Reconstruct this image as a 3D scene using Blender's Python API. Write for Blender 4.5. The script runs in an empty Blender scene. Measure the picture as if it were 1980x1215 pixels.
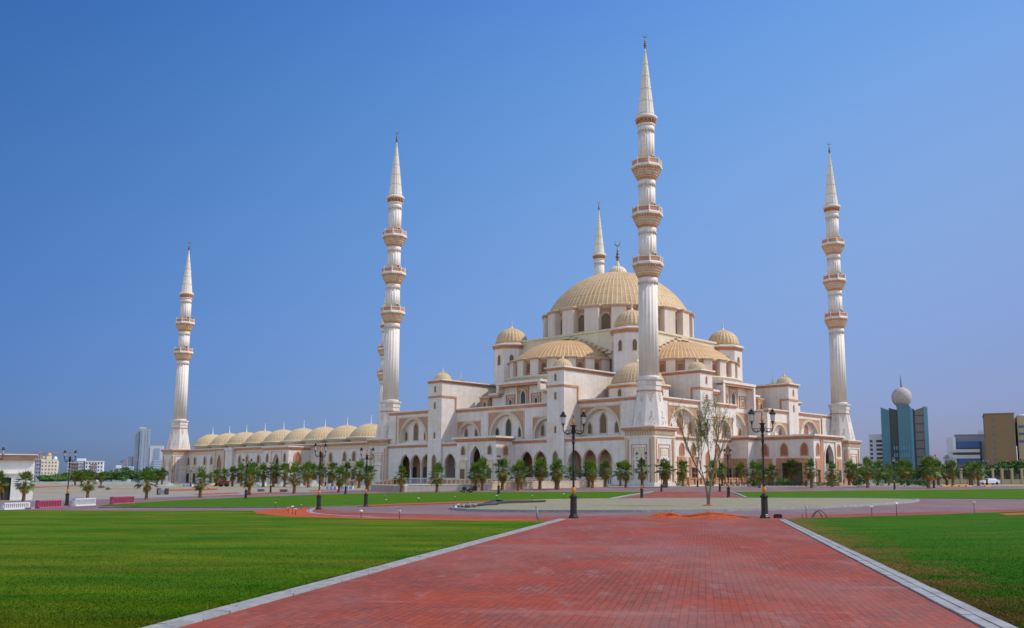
import bpy, bmesh, math, random
from math import sin, cos, pi, radians as R, sqrt, atan2, atan, asin
random.seed(7)
scene = bpy.context.scene
col = scene.collection

# ------------------------------------------------------------------ camera
FPX = 1815.0; CX = 1093.0; CY = 690.0; HOR = 932.0; EYE = 1.7
PITCH = atan((HOR - CY) / FPX)
cam_d = bpy.data.cameras.new("camera"); cam = bpy.data.objects.new("camera", cam_d); col.objects.link(cam)
cam_d.sensor_width = 36.0; cam_d.lens = FPX / 1980 * 36.0
cam_d.shift_x = (990 - CX) / 1980.0; cam_d.shift_y = (CY - 607.5) / 1980.0
cam_d.clip_start = 0.1; cam_d.clip_end = 20000
cam.location = (0, 0, EYE); cam.rotation_euler = (pi / 2 + PITCH, 0, 0)
scene.camera = cam
# ------------------------------------------------------------------ light
SUN_EL = 50.0; SUN_AZ = 88.0            # degrees; azimuth measured from +Y towards +X
w = bpy.data.worlds.new("World"); scene.world = w; w.use_nodes = True
wn = w.node_tree.nodes; wl = w.node_tree.links; wn.clear()
sky = wn.new('ShaderNodeTexSky'); sky.sky_type = 'NISHITA'; sky.sun_disc = False
sky.sun_elevation = R(SUN_EL); sky.sun_rotation = R(SUN_AZ)
sky.altitude = 0; sky.air_density = 1.0; sky.dust_density = 0.3; sky.ozone_density = 2.0
bg = wn.new('ShaderNodeBackground'); bg.inputs[1].default_value = 0.15
wo = wn.new('ShaderNodeOutputWorld')
def wmath(op, a, b_=None):
    n = wn.new('ShaderNodeMath'); n.operation = op
    for i, v in enumerate((a, b_)):
        if v is None: continue
        if isinstance(v, (int, float)): n.inputs[i].default_value = v
        else: wl.new(v, n.inputs[i])
    return n.outputs[0]
# colour grade of the low sky by compass direction and height (bluer and darker away from the sun)
wtc = wn.new('ShaderNodeTexCoord'); wsp = wn.new('ShaderNodeSeparateXYZ'); wl.new(wtc.outputs['Generated'], wsp.inputs[0])
zz = wmath('MINIMUM', wmath('MAXIMUM', wsp.outputs[2], 0.0), 0.5); xx = wmath('MAXIMUM', wmath('MINIMUM', wsp.outputs[0], 0.6), -0.6)
GR = [[-1.813, 5.6144, 0.5444, 1.3221, -8.516, -1.5025], [-1.68, 5.4346, 0.1226, 1.044, -6.5363, -1.2961], [-0.9833, 2.5947, -0.0789, 0.6403, -2.0767, -0.9938]]
chan = []
for a_, b_, c_, d_, g_, h_ in GR:
    e_ = wmath('ADD', wmath('MULTIPLY', zz, b_), a_); e_ = wmath('ADD', e_, wmath('MULTIPLY', xx, c_))
    e_ = wmath('ADD', e_, wmath('MULTIPLY', wmath('MULTIPLY', xx, zz), d_)); e_ = wmath('ADD', e_, wmath('MULTIPLY', wmath('MULTIPLY', zz, zz), g_))
    e_ = wmath('ADD', e_, wmath('MULTIPLY', wmath('MULTIPLY', xx, xx), h_))
    chan.append(wmath('EXPONENT', e_))
wcb = wn.new('ShaderNodeCombineXYZ')
for i in range(3): wl.new(chan[i], wcb.inputs[i])
fade = wn.new('ShaderNodeMapRange'); fade.interpolation_type = 'SMOOTHSTEP'; fade.inputs[1].default_value = 0.5; fade.inputs[2].default_value = 0.8
wl.new(wsp.outputs[2], fade.inputs[0])
fady = wn.new('ShaderNodeMapRange'); fady.interpolation_type = 'SMOOTHSTEP'; fady.inputs[1].default_value = 0.75; fady.inputs[2].default_value = 0.1
wl.new(wsp.outputs[1], fady.inputs[0])
fadeo = wmath('MAXIMUM', fade.outputs[0], fady.outputs[0])
wm0 = wn.new('ShaderNodeMix'); wm0.data_type = 'RGBA'; wl.new(fadeo, wm0.inputs[0]); wl.new(wcb.outputs[0], wm0.inputs[6]); wm0.inputs[7].default_value = (1.42, 1.22, 1.17, 1)  # sky overhead and behind the camera warmed and brightened to fill shaded walls
wm1 = wn.new('ShaderNodeMix'); wm1.data_type = 'RGBA'; wm1.blend_type = 'MULTIPLY'; wm1.inputs[0].default_value = 1; wm1.clamp_result = False
wl.new(sky.outputs[0], wm1.inputs[6]); wl.new(wm0.outputs[2], wm1.inputs[7])
wl.new(wm1.outputs[2], bg.inputs[0]); wl.new(bg.outputs[0], wo.inputs[0])
sd = bpy.data.lights.new("sun", 'SUN'); sun = bpy.data.objects.new("sun", sd); col.objects.link(sun)
sd.energy = 2.5; sd.angle = R(0.5); sd.color = (1.0, 0.93, 0.82)
sun.location = (120, 0, 150); sun.rotation_euler = (R(90 - SUN_EL), 0, R(180 - SUN_AZ))
scene.view_settings.view_transform = 'Standard'; scene.view_settings.look = 'None'
scene.view_settings.exposure = 0.6; scene.view_settings.gamma = 1.0
scene.render.engine = 'CYCLES'

# ------------------------------------------------------------------ materials
M = {}
def mat(name, color, rough=0.8, var=0.0, vscale=1.0, col2=None, detail=4.0, bump=0.0, bscale=10.0, spec=0.3,
        metal=0.0, stretch=(1, 1, 1), lo=0.35, hi=0.65, bright_var=0.0, bvscale=3.0):
    m = bpy.data.materials.new(name); m.use_nodes = True; M[name] = m
    nt = m.node_tree; N = nt.nodes; Lk = nt.links
    b = N['Principled BSDF']; b.inputs['Roughness'].default_value = rough; b.inputs['Metallic'].default_value = metal
    b.inputs['Specular IOR Level'].default_value = spec
    tc = N.new('ShaderNodeTexCoord'); mp = N.new('ShaderNodeMapping'); mp.inputs['Scale'].default_value = stretch
    Lk.new(tc.outputs['Object'], mp.inputs[0])
    c = N.new('ShaderNodeRGB'); c.outputs[0].default_value = (*color, 1); out = c.outputs[0]
    if col2 is not None:
        n = N.new('ShaderNodeTexNoise'); n.inputs['Scale'].default_value = vscale; n.inputs['Detail'].default_value = detail
        n.inputs['Roughness'].default_value = 0.65
        Lk.new(mp.outputs[0], n.inputs[0])
        r = N.new('ShaderNodeMapRange'); r.inputs[1].default_value = lo; r.inputs[2].default_value = hi
        Lk.new(n.outputs[0], r.inputs[0])
        mx = N.new('ShaderNodeMix'); mx.data_type = 'RGBA'; mx.inputs[7].default_value = (*col2, 1)
        Lk.new(r.outputs[0], mx.inputs[0]); Lk.new(out, mx.inputs[6]); out = mx.outputs[2]
    if bright_var > 0:
        n = N.new('ShaderNodeTexNoise'); n.inputs['Scale'].default_value = bvscale; n.inputs['Detail'].default_value = 5
        Lk.new(mp.outputs[0], n.inputs[0])
        r = N.new('ShaderNodeMapRange'); r.inputs[1].default_value = 0.25; r.inputs[2].default_value = 0.75
        r.inputs[3].default_value = 1 - bright_var; r.inputs[4].default_value = 1 + bright_var
        Lk.new(n.outputs[0], r.inputs[0])
        mx = N.new('ShaderNodeMix'); mx.data_type = 'RGBA'; mx.blend_type = 'MULTIPLY'; mx.inputs[0].default_value = 1
        Lk.new(out, mx.inputs[6]); Lk.new(r.outputs[0], mx.inputs[7]); out = mx.outputs[2]
    Lk.new(out, b.inputs['Base Color'])
    if bump > 0:
        n = N.new('ShaderNodeTexNoise'); n.inputs['Scale'].default_value = bscale; n.inputs['Detail'].default_value = 6
        Lk.new(mp.outputs[0], n.inputs[0])
        bp = N.new('ShaderNodeBump'); bp.inputs['Strength'].default_value = bump; bp.inputs['Distance'].default_value = 0.05
        Lk.new(n.outputs[0], bp.inputs['Height']); Lk.new(bp.outputs[0], b.inputs['Normal'])
    m['_out'] = 0
    return m

def stone(name, c1, c2, stain, bw=1.5, bh=0.75, stain_lo=0.52, stain_hi=0.75, mortar=0.82):
    """cut-stone cladding: block to block tone changes, thin joints, soft patches of warm staining"""
    m = bpy.data.materials.new(name); m.use_nodes = True; M[name] = m
    nt = m.node_tree; N = nt.nodes; Lk = nt.links
    b = N['Principled BSDF']; b.inputs['Roughness'].default_value = 0.62; b.inputs['Specular IOR Level'].default_value = 0.35
    tc = N.new('ShaderNodeTexCoord'); sp = N.new('ShaderNodeSeparateXYZ'); Lk.new(tc.outputs['Object'], sp.inputs[0])
    ad = N.new('ShaderNodeMath'); ad.operation = 'ADD'; Lk.new(sp.outputs[0], ad.inputs[0]); Lk.new(sp.outputs[1], ad.inputs[1])
    cb = N.new('ShaderNodeCombineXYZ'); Lk.new(ad.outputs[0], cb.inputs[0]); Lk.new(sp.outputs[2], cb.inputs[1])
    br = N.new('ShaderNodeTexBrick'); br.inputs['Scale'].default_value = 1.0; br.inputs['Brick Width'].default_value = bw
    br.inputs['Row Height'].default_value = bh; br.inputs['Mortar Size'].default_value = 0.012; br.inputs['Mortar Smooth'].default_value = 0.2
    br.inputs['Color1'].default_value = (*c1, 1); br.inputs['Color2'].default_value = (*c2, 1)
    br.inputs['Mortar'].default_value = (c1[0] * mortar, c1[1] * mortar, c1[2] * mortar, 1)
    Lk.new(cb.outputs[0], br.inputs[0])
    n = N.new('ShaderNodeTexNoise'); n.inputs['Scale'].default_value = 0.22; n.inputs['Detail'].default_value = 8; n.inputs['Roughness'].default_value = 0.68
    Lk.new(tc.outputs['Object'], n.inputs[0])
    r = N.new('ShaderNodeMapRange'); r.inputs[1].default_value = stain_lo; r.inputs[2].default_value = stain_hi; Lk.new(n.outputs[0], r.inputs[0])
    mx = N.new('ShaderNodeMix'); mx.data_type = 'RGBA'; mx.inputs[7].default_value = (*stain, 1)
    Lk.new(r.outputs[0], mx.inputs[0]); Lk.new(br.outputs[0], mx.inputs[6])
    # faint vertical run-off streaks
    mp = N.new('ShaderNodeMapping'); mp.inputs['Scale'].default_value = (1.3, 1.3, 0.07); Lk.new(tc.outputs['Object'], mp.inputs[0])
    n2 = N.new('ShaderNodeTexNoise'); n2.inputs['Scale'].default_value = 1.0; n2.inputs['Detail'].default_value = 6; Lk.new(mp.outputs[0], n2.inputs[0])
    r2 = N.new('ShaderNodeMapRange'); r2.inputs[1].default_value = 0.3; r2.inputs[2].default_value = 0.7; r2.inputs[3].default_value = 0.9; r2.inputs[4].default_value = 1.06
    Lk.new(n2.outputs[0], r2.inputs[0])
    m2 = N.new('ShaderNodeMix'); m2.data_type = 'RGBA'; m2.blend_type = 'MULTIPLY'; m2.inputs[0].default_value = 1
    Lk.new(mx.outputs[2], m2.inputs[6]); Lk.new(r2.outputs[0], m2.inputs[7]); Lk.new(m2.outputs[2], b.inputs['Base Color'])
    return m

stone('marble', (0.64, 0.575, 0.52), (0.585, 0.52, 0.465), (0.58, 0.44, 0.31))
stone('marble_minaret', (0.63, 0.57, 0.51), (0.585, 0.525, 0.465), (0.58, 0.45, 0.33), bw=1.2, bh=1.9, stain_lo=0.55)
stone('cream', (0.60, 0.52, 0.365), (0.56, 0.48, 0.33), (0.53, 0.40, 0.25))
stone('terracotta', (0.48, 0.215, 0.11), (0.42, 0.185, 0.095), (0.52, 0.31, 0.18), bw=2.0, bh=3.0)
stone('brownpanel', (0.42, 0.235, 0.145), (0.37, 0.205, 0.125), (0.48, 0.30, 0.19), bw=0.4, bh=0.2)
stone('beige', (0.55, 0.43, 0.30), (0.50, 0.39, 0.27), (0.56, 0.34, 0.20))
mat('corbel', (0.58, 0.46, 0.33), 0.8, col2=(0.50, 0.31, 0.19), vscale=1.3, bump=0.3, bscale=4)
mat('lattice', (0.20, 0.125, 0.075), 0.7, col2=(0.10, 0.075, 0.05), vscale=5.0)
mat('lattice_red', (0.33, 0.15, 0.08), 0.7, col2=(0.22, 0.10, 0.06), vscale=5.0)
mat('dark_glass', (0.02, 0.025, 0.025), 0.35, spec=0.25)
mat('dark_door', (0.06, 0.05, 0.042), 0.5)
mat('finial_metal', (0.16, 0.13, 0.09), 0.45, metal=0.6)
mat('gilded', (0.55, 0.20, 0.03), 0.4, metal=0.3)
mat('black_iron', (0.018, 0.018, 0.017), 0.38, col2=(0.025, 0.022, 0.018), vscale=6, spec=0.22)
mat('lamp_glass', (0.75, 0.76, 0.76), 0.45, spec=0.3)
_nt = M['lamp_glass'].node_tree; _tr = _nt.nodes.new('ShaderNodeBsdfTranslucent'); _tr.inputs[0].default_value = (.85, .87, .88, 1); _ms = _nt.nodes.new('ShaderNodeMixShader'); _ms.inputs[0].default_value = .6
_nt.links.new(_nt.nodes['Principled BSDF'].outputs[0], _ms.inputs[1]); _nt.links.new(_tr.outputs[0], _ms.inputs[2]); _nt.links.new(_ms.outputs[0], _nt.nodes['Material Output'].inputs[0])
mat('white_paint', (0.78, 0.78, 0.76), 0.5)

def dome_mat(name, c1, c2, band):
    m = mat(name, c1, 0.62, col2=c2, vscale=0.45, detail=7, bright_var=0.12, bvscale=1.7)
    nt = m.node_tree; N = nt.nodes; Lk = nt.links; b = N['Principled BSDF']
    src = b.inputs['Base Color'].links[0].from_socket
    tc = N.new('ShaderNodeTexCoord'); sp = N.new('ShaderNodeSeparateXYZ'); Lk.new(tc.outputs['Object'], sp.inputs[0])
    dv = N.new('ShaderNodeMath'); dv.operation = 'DIVIDE'; dv.inputs[1].default_value = band; Lk.new(sp.outputs[2], dv.inputs[0])
    fr = N.new('ShaderNodeMath'); fr.operation = 'FRACT'; Lk.new(dv.outputs[0], fr.inputs[0])
    lt = N.new('ShaderNodeMath'); lt.operation = 'LESS_THAN'; lt.inputs[1].default_value = 0.085; Lk.new(fr.outputs[0], lt.inputs[0])
    ml = N.new('ShaderNodeMath'); ml.operation = 'MULTIPLY'; ml.inputs[1].default_value = 0.45; Lk.new(lt.outputs[0], ml.inputs[0])
    mx = N.new('ShaderNodeMix'); mx.data_type = 'RGBA'; mx.inputs[7].default_value = (0.25, 0.14, 0.07, 1)
    Lk.new(ml.outputs[0], mx.inputs[0]); Lk.new(src, mx.inputs[6]); Lk.new(mx.outputs[2], b.inputs['Base Color'])
dome_mat('dome_tile', (0.49, 0.35, 0.18), (0.43, 0.265, 0.125), 2.3)
dome_mat('half_dome_tile', (0.48, 0.29, 0.125), (0.42, 0.225, 0.095), 1.5)
mat('dome_rib', (0.60, 0.50, 0.33), 0.6, col2=(0.50, 0.38, 0.22), vscale=.7)
stone('rose', (0.52, 0.325, 0.225), (0.48, 0.295, 0.20), (0.50, 0.27, 0.16), bw=2.2, bh=1.2)
stone('rose_pale', (0.60, 0.505, 0.42), (0.57, 0.475, 0.39), (0.56, 0.38, 0.28), bw=2.2, bh=1.2)
dome_mat('dome_tile_small', (0.51, 0.38, 0.215), (0.45, 0.315, 0.165), 0.95)
dome_mat('spire_tile', (0.64, 0.60, 0.53), (0.60, 0.54, 0.45), 2.9)

# ------------------------------------------------------------------ mesh builder
class MB:
    def __init__(s, fn=None): s.v = []; s.f = []; s.mi = []; s.fn = fn; s.m = 0; s.smooth = []
    def add(s, pts, faces, sm=False):
        o = len(s.v); s.v += [s.fn(*p) if s.fn else tuple(p) for p in pts]
        for f in faces: s.f.append(tuple(i + o for i in f)); s.mi.append(s.m); s.smooth.append(sm)
    def box(s, a0, a1, b0, b1, c0, c1):
        s.add([(a0, b0, c0), (a1, b0, c0), (a1, b1, c0), (a0, b1, c0), (a0, b0, c1), (a1, b0, c1), (a1, b1, c1), (a0, b1, c1)],
              [(0, 3, 2, 1), (4, 5, 6, 7), (0, 1, 5, 4), (1, 2, 6, 5), (2, 3, 7, 6), (3, 0, 4, 7)])
    def quad(s, a, b, c, d): s.add([a, b, c, d], [(0, 1, 2, 3)])
    def lathe(s, prof, segs=32, cx=0, cy=0, a0=0.0, mod=None, sm=True, span=2 * pi, cap=True):
        """prof: list of (r,z) bottom to top; mod: function(k)->radius offset for angular index k; segs int or angle list"""
        ang = segs if isinstance(segs, list) else [a0 + span * k / segs for k in range(segs)]
        n = len(ang); pts = []; full = abs(span - 2 * pi) < 1e-6
        for (r, z) in prof:
            for k, a in enumerate(ang):
                rr = r + (mod(k, r, z) if mod else 0)
                pts.append((cx + rr * cos(a), cy + rr * sin(a), z))
        fs = []
        for i in range(len(prof) - 1):
            for k in range(n if full else n - 1):
                k2 = (k + 1) % n
                fs.append((i * n + k, i * n + k2, (i + 1) * n + k2, (i + 1) * n + k))
        if cap and full:
            fs.append(tuple(range(n - 1, -1, -1))); fs.append(tuple((len(prof) - 1) * n + k for k in range(n)))
        s.add(pts, fs, sm)
    def tube(s, pts, r, n=8, r2=None):
        P = [Vector(p) for p in pts]; rings = []
        for i, p in enumerate(P):
            d = (P[min(i + 1, len(P) - 1)] - P[max(i - 1, 0)])
            if d.length < 1e-9: d = Vector((0, 0, 1))
            d.normalize(); u = d.cross(Vector((0, 0, 1)))
            if u.length < 1e-3: u = d.cross(Vector((0, 1, 0)))
            u.normalize(); v = d.cross(u)
            rr = r if r2 is None else r + (r2 - r) * i / (len(P) - 1)
            rings.append([p + (u * cos(2 * pi * k / n) + v * sin(2 * pi * k / n)) * rr for k in range(n)])
        allp = [tuple(q) for rg in rings for q in rg]; fs = []
        for i in range(len(P) - 1):
            for k in range(n): fs.append((i * n + k, i * n + (k + 1) % n, (i + 1) * n + (k + 1) % n, (i + 1) * n + k))
        fs.append(tuple(range(n))); fs.append(tuple((len(P) - 1) * n + k for k in range(n)))
        s.add(allp, fs, True)
    def ball(s, c, r, n=10, sz=1.0):
        pr = [(max(r * sin(pi * i / 8), 0.001), c[2] - r * sz * cos(pi * i / 8)) for i in range(9)]
        s.lathe(pr, n, c[0], c[1])
    def build(s, name, mats, parent=None, recalc=True):
        me = bpy.data.meshes.new(name); me.from_pydata([tuple(p) for p in s.v], [], s.f)
        if isinstance(mats, str): mats = [mats]
        for k in mats: me.materials.append(M[k])
        for p, mi, sm in zip(me.polygons, s.mi, s.smooth): p.material_index = min(mi, len(mats) - 1); p.use_smooth = sm
        if recalc:
            bm = bmesh.new(); bm.from_mesh(me); bmesh.ops.recalc_face_normals(bm, faces=bm.faces); bm.to_mesh(me); bm.free()
        me.update()
        o = bpy.data.objects.new(name, me); col.objects.link(o)
        if parent is not None: o.parent = parent
        return o
from mathutils import Vector, Matrix

def tag(o, label=None, cat=None, group=None, kind=None):
    if label: o['label'] = label
    if cat: o['category'] = cat
    if group: o['group'] = group
    if kind: o['kind'] = kind
    return o
def empty(name, loc, rz=0.0, label=None, cat=None, group=None):
    o = bpy.data.objects.new(name, None); col.objects.link(o); o.location = loc; o.rotation_euler = (0, 0, rz)
    o.empty_display_size = 0.5
    return tag(o, label, cat, group)
def kids(o): return [c for c in KID.get(o.name, [])]
KID = {}
def copy_thing(root, loc, rz, scale=1.0, label=None, group=None):
    def rec(o, par):
        c = o.copy(); col.objects.link(c)
        if par is not None: c.parent = par; c.matrix_parent_inverse = o.matrix_parent_inverse.copy()
        for ch in list(o.children): rec(ch, c)
        return c
    r = rec(root, None); r.location = loc; r.rotation_euler = (0, 0, rz); r.scale = (scale,) * 3
    if label: r['label'] = label
    if group: r['group'] = group
    return r

# ------------------------------------------------------------------ arches
def arch_pts(w, zs, zt, n=7):
    """pointed / round arch top from (-w/2,zs) over (0,zt) to (w/2,zs)"""
    a = w / 2; h = zt - zs
    c = (h * h - a * a) / (2 * a); rad = c + a
    t1 = atan2(h, -c) if True else 0
    L = []
    ang0 = pi; ang1 = atan2(h, 0 - c)
    for i in range(n + 1):
        t = ang0 + (ang1 - ang0) * i / n
        L.append((c + rad * cos(t), zs + rad * sin(t)))
    L[0] = (-a, zs); L[-1] = (0, zt)
    return L + [(-x, z) for x, z in reversed(L[:-1])]
def wall(mb, u0, u1, z0, z1, d, ops=(), depth=0.6, reveal=True, back=None):
    """flat wall with arched openings. ops: (uc,w,zb,zs,zt); zs==zt gives a square head"""
    u = u0
    for (uc, w_, zb, zs, zt) in sorted(ops):
        a = w_ / 2
        if uc - a > u + 1e-4: mb.quad((u, d, z0), (uc - a, d, z0), (uc - a, d, z1), (u, d, z1))
        if zb > z0 + 1e-4: mb.quad((uc - a, d, z0), (uc + a, d, z0), (uc + a, d, zb), (uc - a, d, zb))
        P = arch_pts(w_, zs, zt) if zt - zs > 1e-3 else [(-a, zs), (a, zs)]
        for (x0, y0), (x1, y1) in zip(P[:-1], P[1:]):
            mb.quad((uc + x0, d, y0), (uc + x1, d, y1), (uc + x1, d, z1), (uc + x0, d, z1))
        if reveal:
            O = [(-a, zb)] + P + [(a, zb)] + [(-a, zb)]
            for (x0, y0), (x1, y1) in zip(O[:-1], O[1:]):
                mb.quad((uc + x0, d, y0), (uc + x1, d, y1), (uc + x1, d + depth, y1), (uc + x0, d + depth, y0))
        u = uc + a
    if u1 > u + 1e-4: mb.quad((u, d, z0), (u1, d, z0), (u1, d, z1), (u, d, z1))
def ring(mb, uc, w_, zb, zs, zt, d, fw, proud, sill=False):
    """raised surround following an opening's outline, standing `proud` of plane d"""
    a = w_ / 2; P = arch_pts(w_, zs, zt) if zt - zs > 1e-3 else [(-a, zs), (a, zs)]
    Q = arch_pts(w_ + 2 * fw, zs, zt + fw * 1.25) if zt - zs > 1e-3 else [(-a - fw, zs + fw), (a + fw, zs + fw)]
    I = [(-a, zb)] + P + [(a, zb)]; O = [(-a - fw, zb)] + Q + [(a + fw, zb)]
    if sill:
        I = I + [(-a, zb)]; O = [(-a - fw, zb - fw)] + Q + [(a + fw, zb - fw)] + [(-a - fw, zb - fw)]
        I[0] = (-a, zb)
    f = d - proud
    for i in range(len(I) - 1):
        (a0, b0), (a1, b1) = I[i], I[i + 1]; (c0, e0), (c1, e1) = O[i], O[i + 1]
        mb.quad((uc + a0, f, b0), (uc + a1, f, b1), (uc + c1, f, e1), (uc + c0, f, e0))
        mb.quad((uc + c0, f, e0), (uc + c1, f, e1), (uc + c1, d + .02, e1), (uc + c0, d + .02, e0))
        mb.quad((uc + a0, f, b0), (uc + a1, f, b1), (uc + a1, d + .02, b1), (uc + a0, d + .02, b0))
def pane(mb, uc, w_, zb, zs, zt, d):
    a = w_ / 2; P = arch_pts(w_, zs, zt) if zt - zs > 1e-3 else [(-a, zs), (a, zs)]
    for (x0, y0), (x1, y1) in zip(P[:-1], P[1:]):
        mb.quad((uc + x0, d, zb), (uc + x1, d, zb), (uc + x1, d, y1), (uc + x0, d, y0))
def window(parent, F, uc, d, zb, zt, w_, pm='lattice', fm='beige', fw=0.18, proud=0.13, rise=None, name='window', sill=True, lattice=True):
    """framed window set on a wall plane; surround stands proud so the pane lies back in it"""
    rise = rise if rise is not None else w_ * 0.85
    zs = zt - rise if rise > 0 else zt
    mb = MB(F); ring(mb, uc, w_, zb, zs, zt, d, fw, proud, sill)
    if w_ > 1.0: # inner thin moulding
        mb.m = 0; ring(mb, uc, w_ - .16, zb, zs, zt - .12, d, .06, proud * .6)
    mb.m = 1; pane(mb, uc, w_, zb, zs, zt, d - 0.025)
    return mb.build(name, [fm, pm], parent, recalc=False)
def cornice(mb, u0, u1, d, z0, z1, out=0.5, back=0.3, ends=True):
    """stepped cornice: terracotta bands (slot 0) under a pale coping (slot 1)"""
    h = z1 - z0; e = 1 if ends else 0
    mb.m = 0
    mb.box(u0 - out * .35 * e, u1 + out * .35 * e, d - out * .35, d + back, z0, z0 + h * .33)
    mb.box(u0 - out * .7 * e, u1 + out * .7 * e, d - out * .7, d + back, z0 + h * .33, z0 + h * .68)
    mb.m = 1
    mb.box(u0 - out * e, u1 + out * e, d - out, d + back, z0 + h * .68, z1)
def FL(u, d, z): return (d, u, z)      # facade facing -x (left facade): u runs along y
def FR(u, d, z): return (u, d, z)      # facade facing -y (right facade): u runs along x

def finial(mb, x, y, z, h, r=0.12, crescent=True):
    k = h / 3.6
    mb.lathe([(r, z), (r * .8, z + h * .62)], 8, x, y)
    for f, rr in ((.08, 2.2), (.2, 3.0), (.34, 2.2), (.46, 1.6)):
        mb.ball((x, y, z + h * f), r * rr, 10)
    if crescent:
        cz = z + h * .8; R0 = h * .115
        pts = [(x + R0 * cos(a) * .707, y - R0 * cos(a) * .707, cz + R0 * sin(a)) for a in [R(125 + 290 * i / 14) for i in range(15)]]
        o = len(pts)
        for i in range(o - 1):
            t = 1 - abs((i + .5) / (o - 1) * 2 - 1)
            mb.tube([pts[i], pts[i + 1]], r * (.25 + .75 * t), 6)
    else:
        mb.lathe([(r * .6, z + h * .62), (.015, z + h)], 8, x, y)

def ribs_angles(n):
    L = []
    for k in range(n):
        c = 2 * pi * k / n; wd = 2 * pi / n
        L += [c - wd * .09, c + wd * .09, c + wd * .16, c + wd * .84 - 0.0]
    return L
def ribbed_dome(mb, cx, cy, z0, r, h, ribs, amp=0.09, rings=16, R_pow=1.0, tip=0.35):
    prof = []
    RR = (r * r + h * h) / (2 * h); zc = z0 + h - RR; a0 = asin(min(1, r / RR)) if h <= r else pi - asin(r / RR)
    for i in range(rings + 1):
        a = a0 * (1 - i / rings)
        prof.append((max(RR * sin(a), tip), zc + RR * cos(a)))
    ang = ribs_angles(ribs)
    def mod(k, rr, z): return amp * min(1, rr / (r * .35)) if k % 4 in (0, 1) else 0
    f0 = len(mb.mi); mb.lathe(prof, ang, cx, cy, mod=mod, sm=False)
    n = len(ang)
    for i in range(rings):
        for k in range(0, n, 4): mb.mi[f0 + i * n + k] = 1
def lobed_dome(mb, cx, cy, z0, r, h, lobes=24, amp=0.13, rings=14):
    prof = []
    for i in range(rings + 1):
        t = i / rings; a = t * pi / 2
        rr = r * cos(a) ** .92; zz = z0 + h * sin(a) ** 1.0
        if t > .86: zz += h * .05 * (t - .86) / .14
        prof.append((max(rr, .06), zz))
    n = lobes * 6
    def mod(k, rr, z): return -amp * (1 - abs(sin(pi * (k % 6) / 6))) * min(1, rr / (r * .3))
    mb.lathe(prof, n, cx, cy, mod=mod, sm=True)

# ------------------------------------------------------------------ terrain helpers
def smooth(a, b, x):
    t = max(0, min(1, (x - a) / (b - a))); return t * t * (3 - 2 * t)
def zg(Y): return 0.8 * smooth(118, 185, Y) + 0.35 * smooth(185, 262, Y)
CT, ST = cos(PITCH), sin(PITCH)
def ray(px, py):
    u = (px - CX) / FPX; v = (CY - py) / FPX
    return (u, CT - v * ST, ST + v * CT)
def G(px, py):
    """point of the ground seen at a pixel of the 1980-wide photograph"""
    r = ray(px, py); Y = 5.0; step = 0.5
    if r[2] >= -1e-5: Y = 900.0
    else:
        while Y < 1500:
            z = EYE + r[2] / r[1] * Y
            if z <= zg(Y): break
            Y += step; step = max(.25, Y * .004)
        lo, hi = Y - step * 1.3, Y
        for _ in range(30):
            m_ = (lo + hi) / 2
            if EYE + r[2] / r[1] * m_ <= zg(m_): hi = m_
            else: lo = m_
        Y = hi
    return Vector((r[0] / r[1] * Y, Y, zg(Y)))
def GY(px, py, ymax=245.0):
    p = G(px, py)
    if p.y > ymax:
        r = ray(px, py); return Vector((r[0] / r[1] * ymax, ymax, max(zg(ymax) - .1, EYE + r[2] / r[1] * ymax)))
    return p
def AT(px, py, Y):
    r = ray(px, py); k = Y / r[1]; return Vector((r[0] * k, Y, EYE + r[2] * k))

PHI = R(48.4); SC = 0.856
C0 = Vector((20.65 * SC, 230.0 * SC, 0.0))       # axis of the near corner minaret
DL = Vector((-sin(PHI), cos(PHI), 0)); DR = Vector((cos(PHI), sin(PHI), 0))
LS, LT = 87.3, 89.6
def ST2(s, t, z=0): return C0 + DL * s + DR * t + Vector((0, 0, z))

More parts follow.
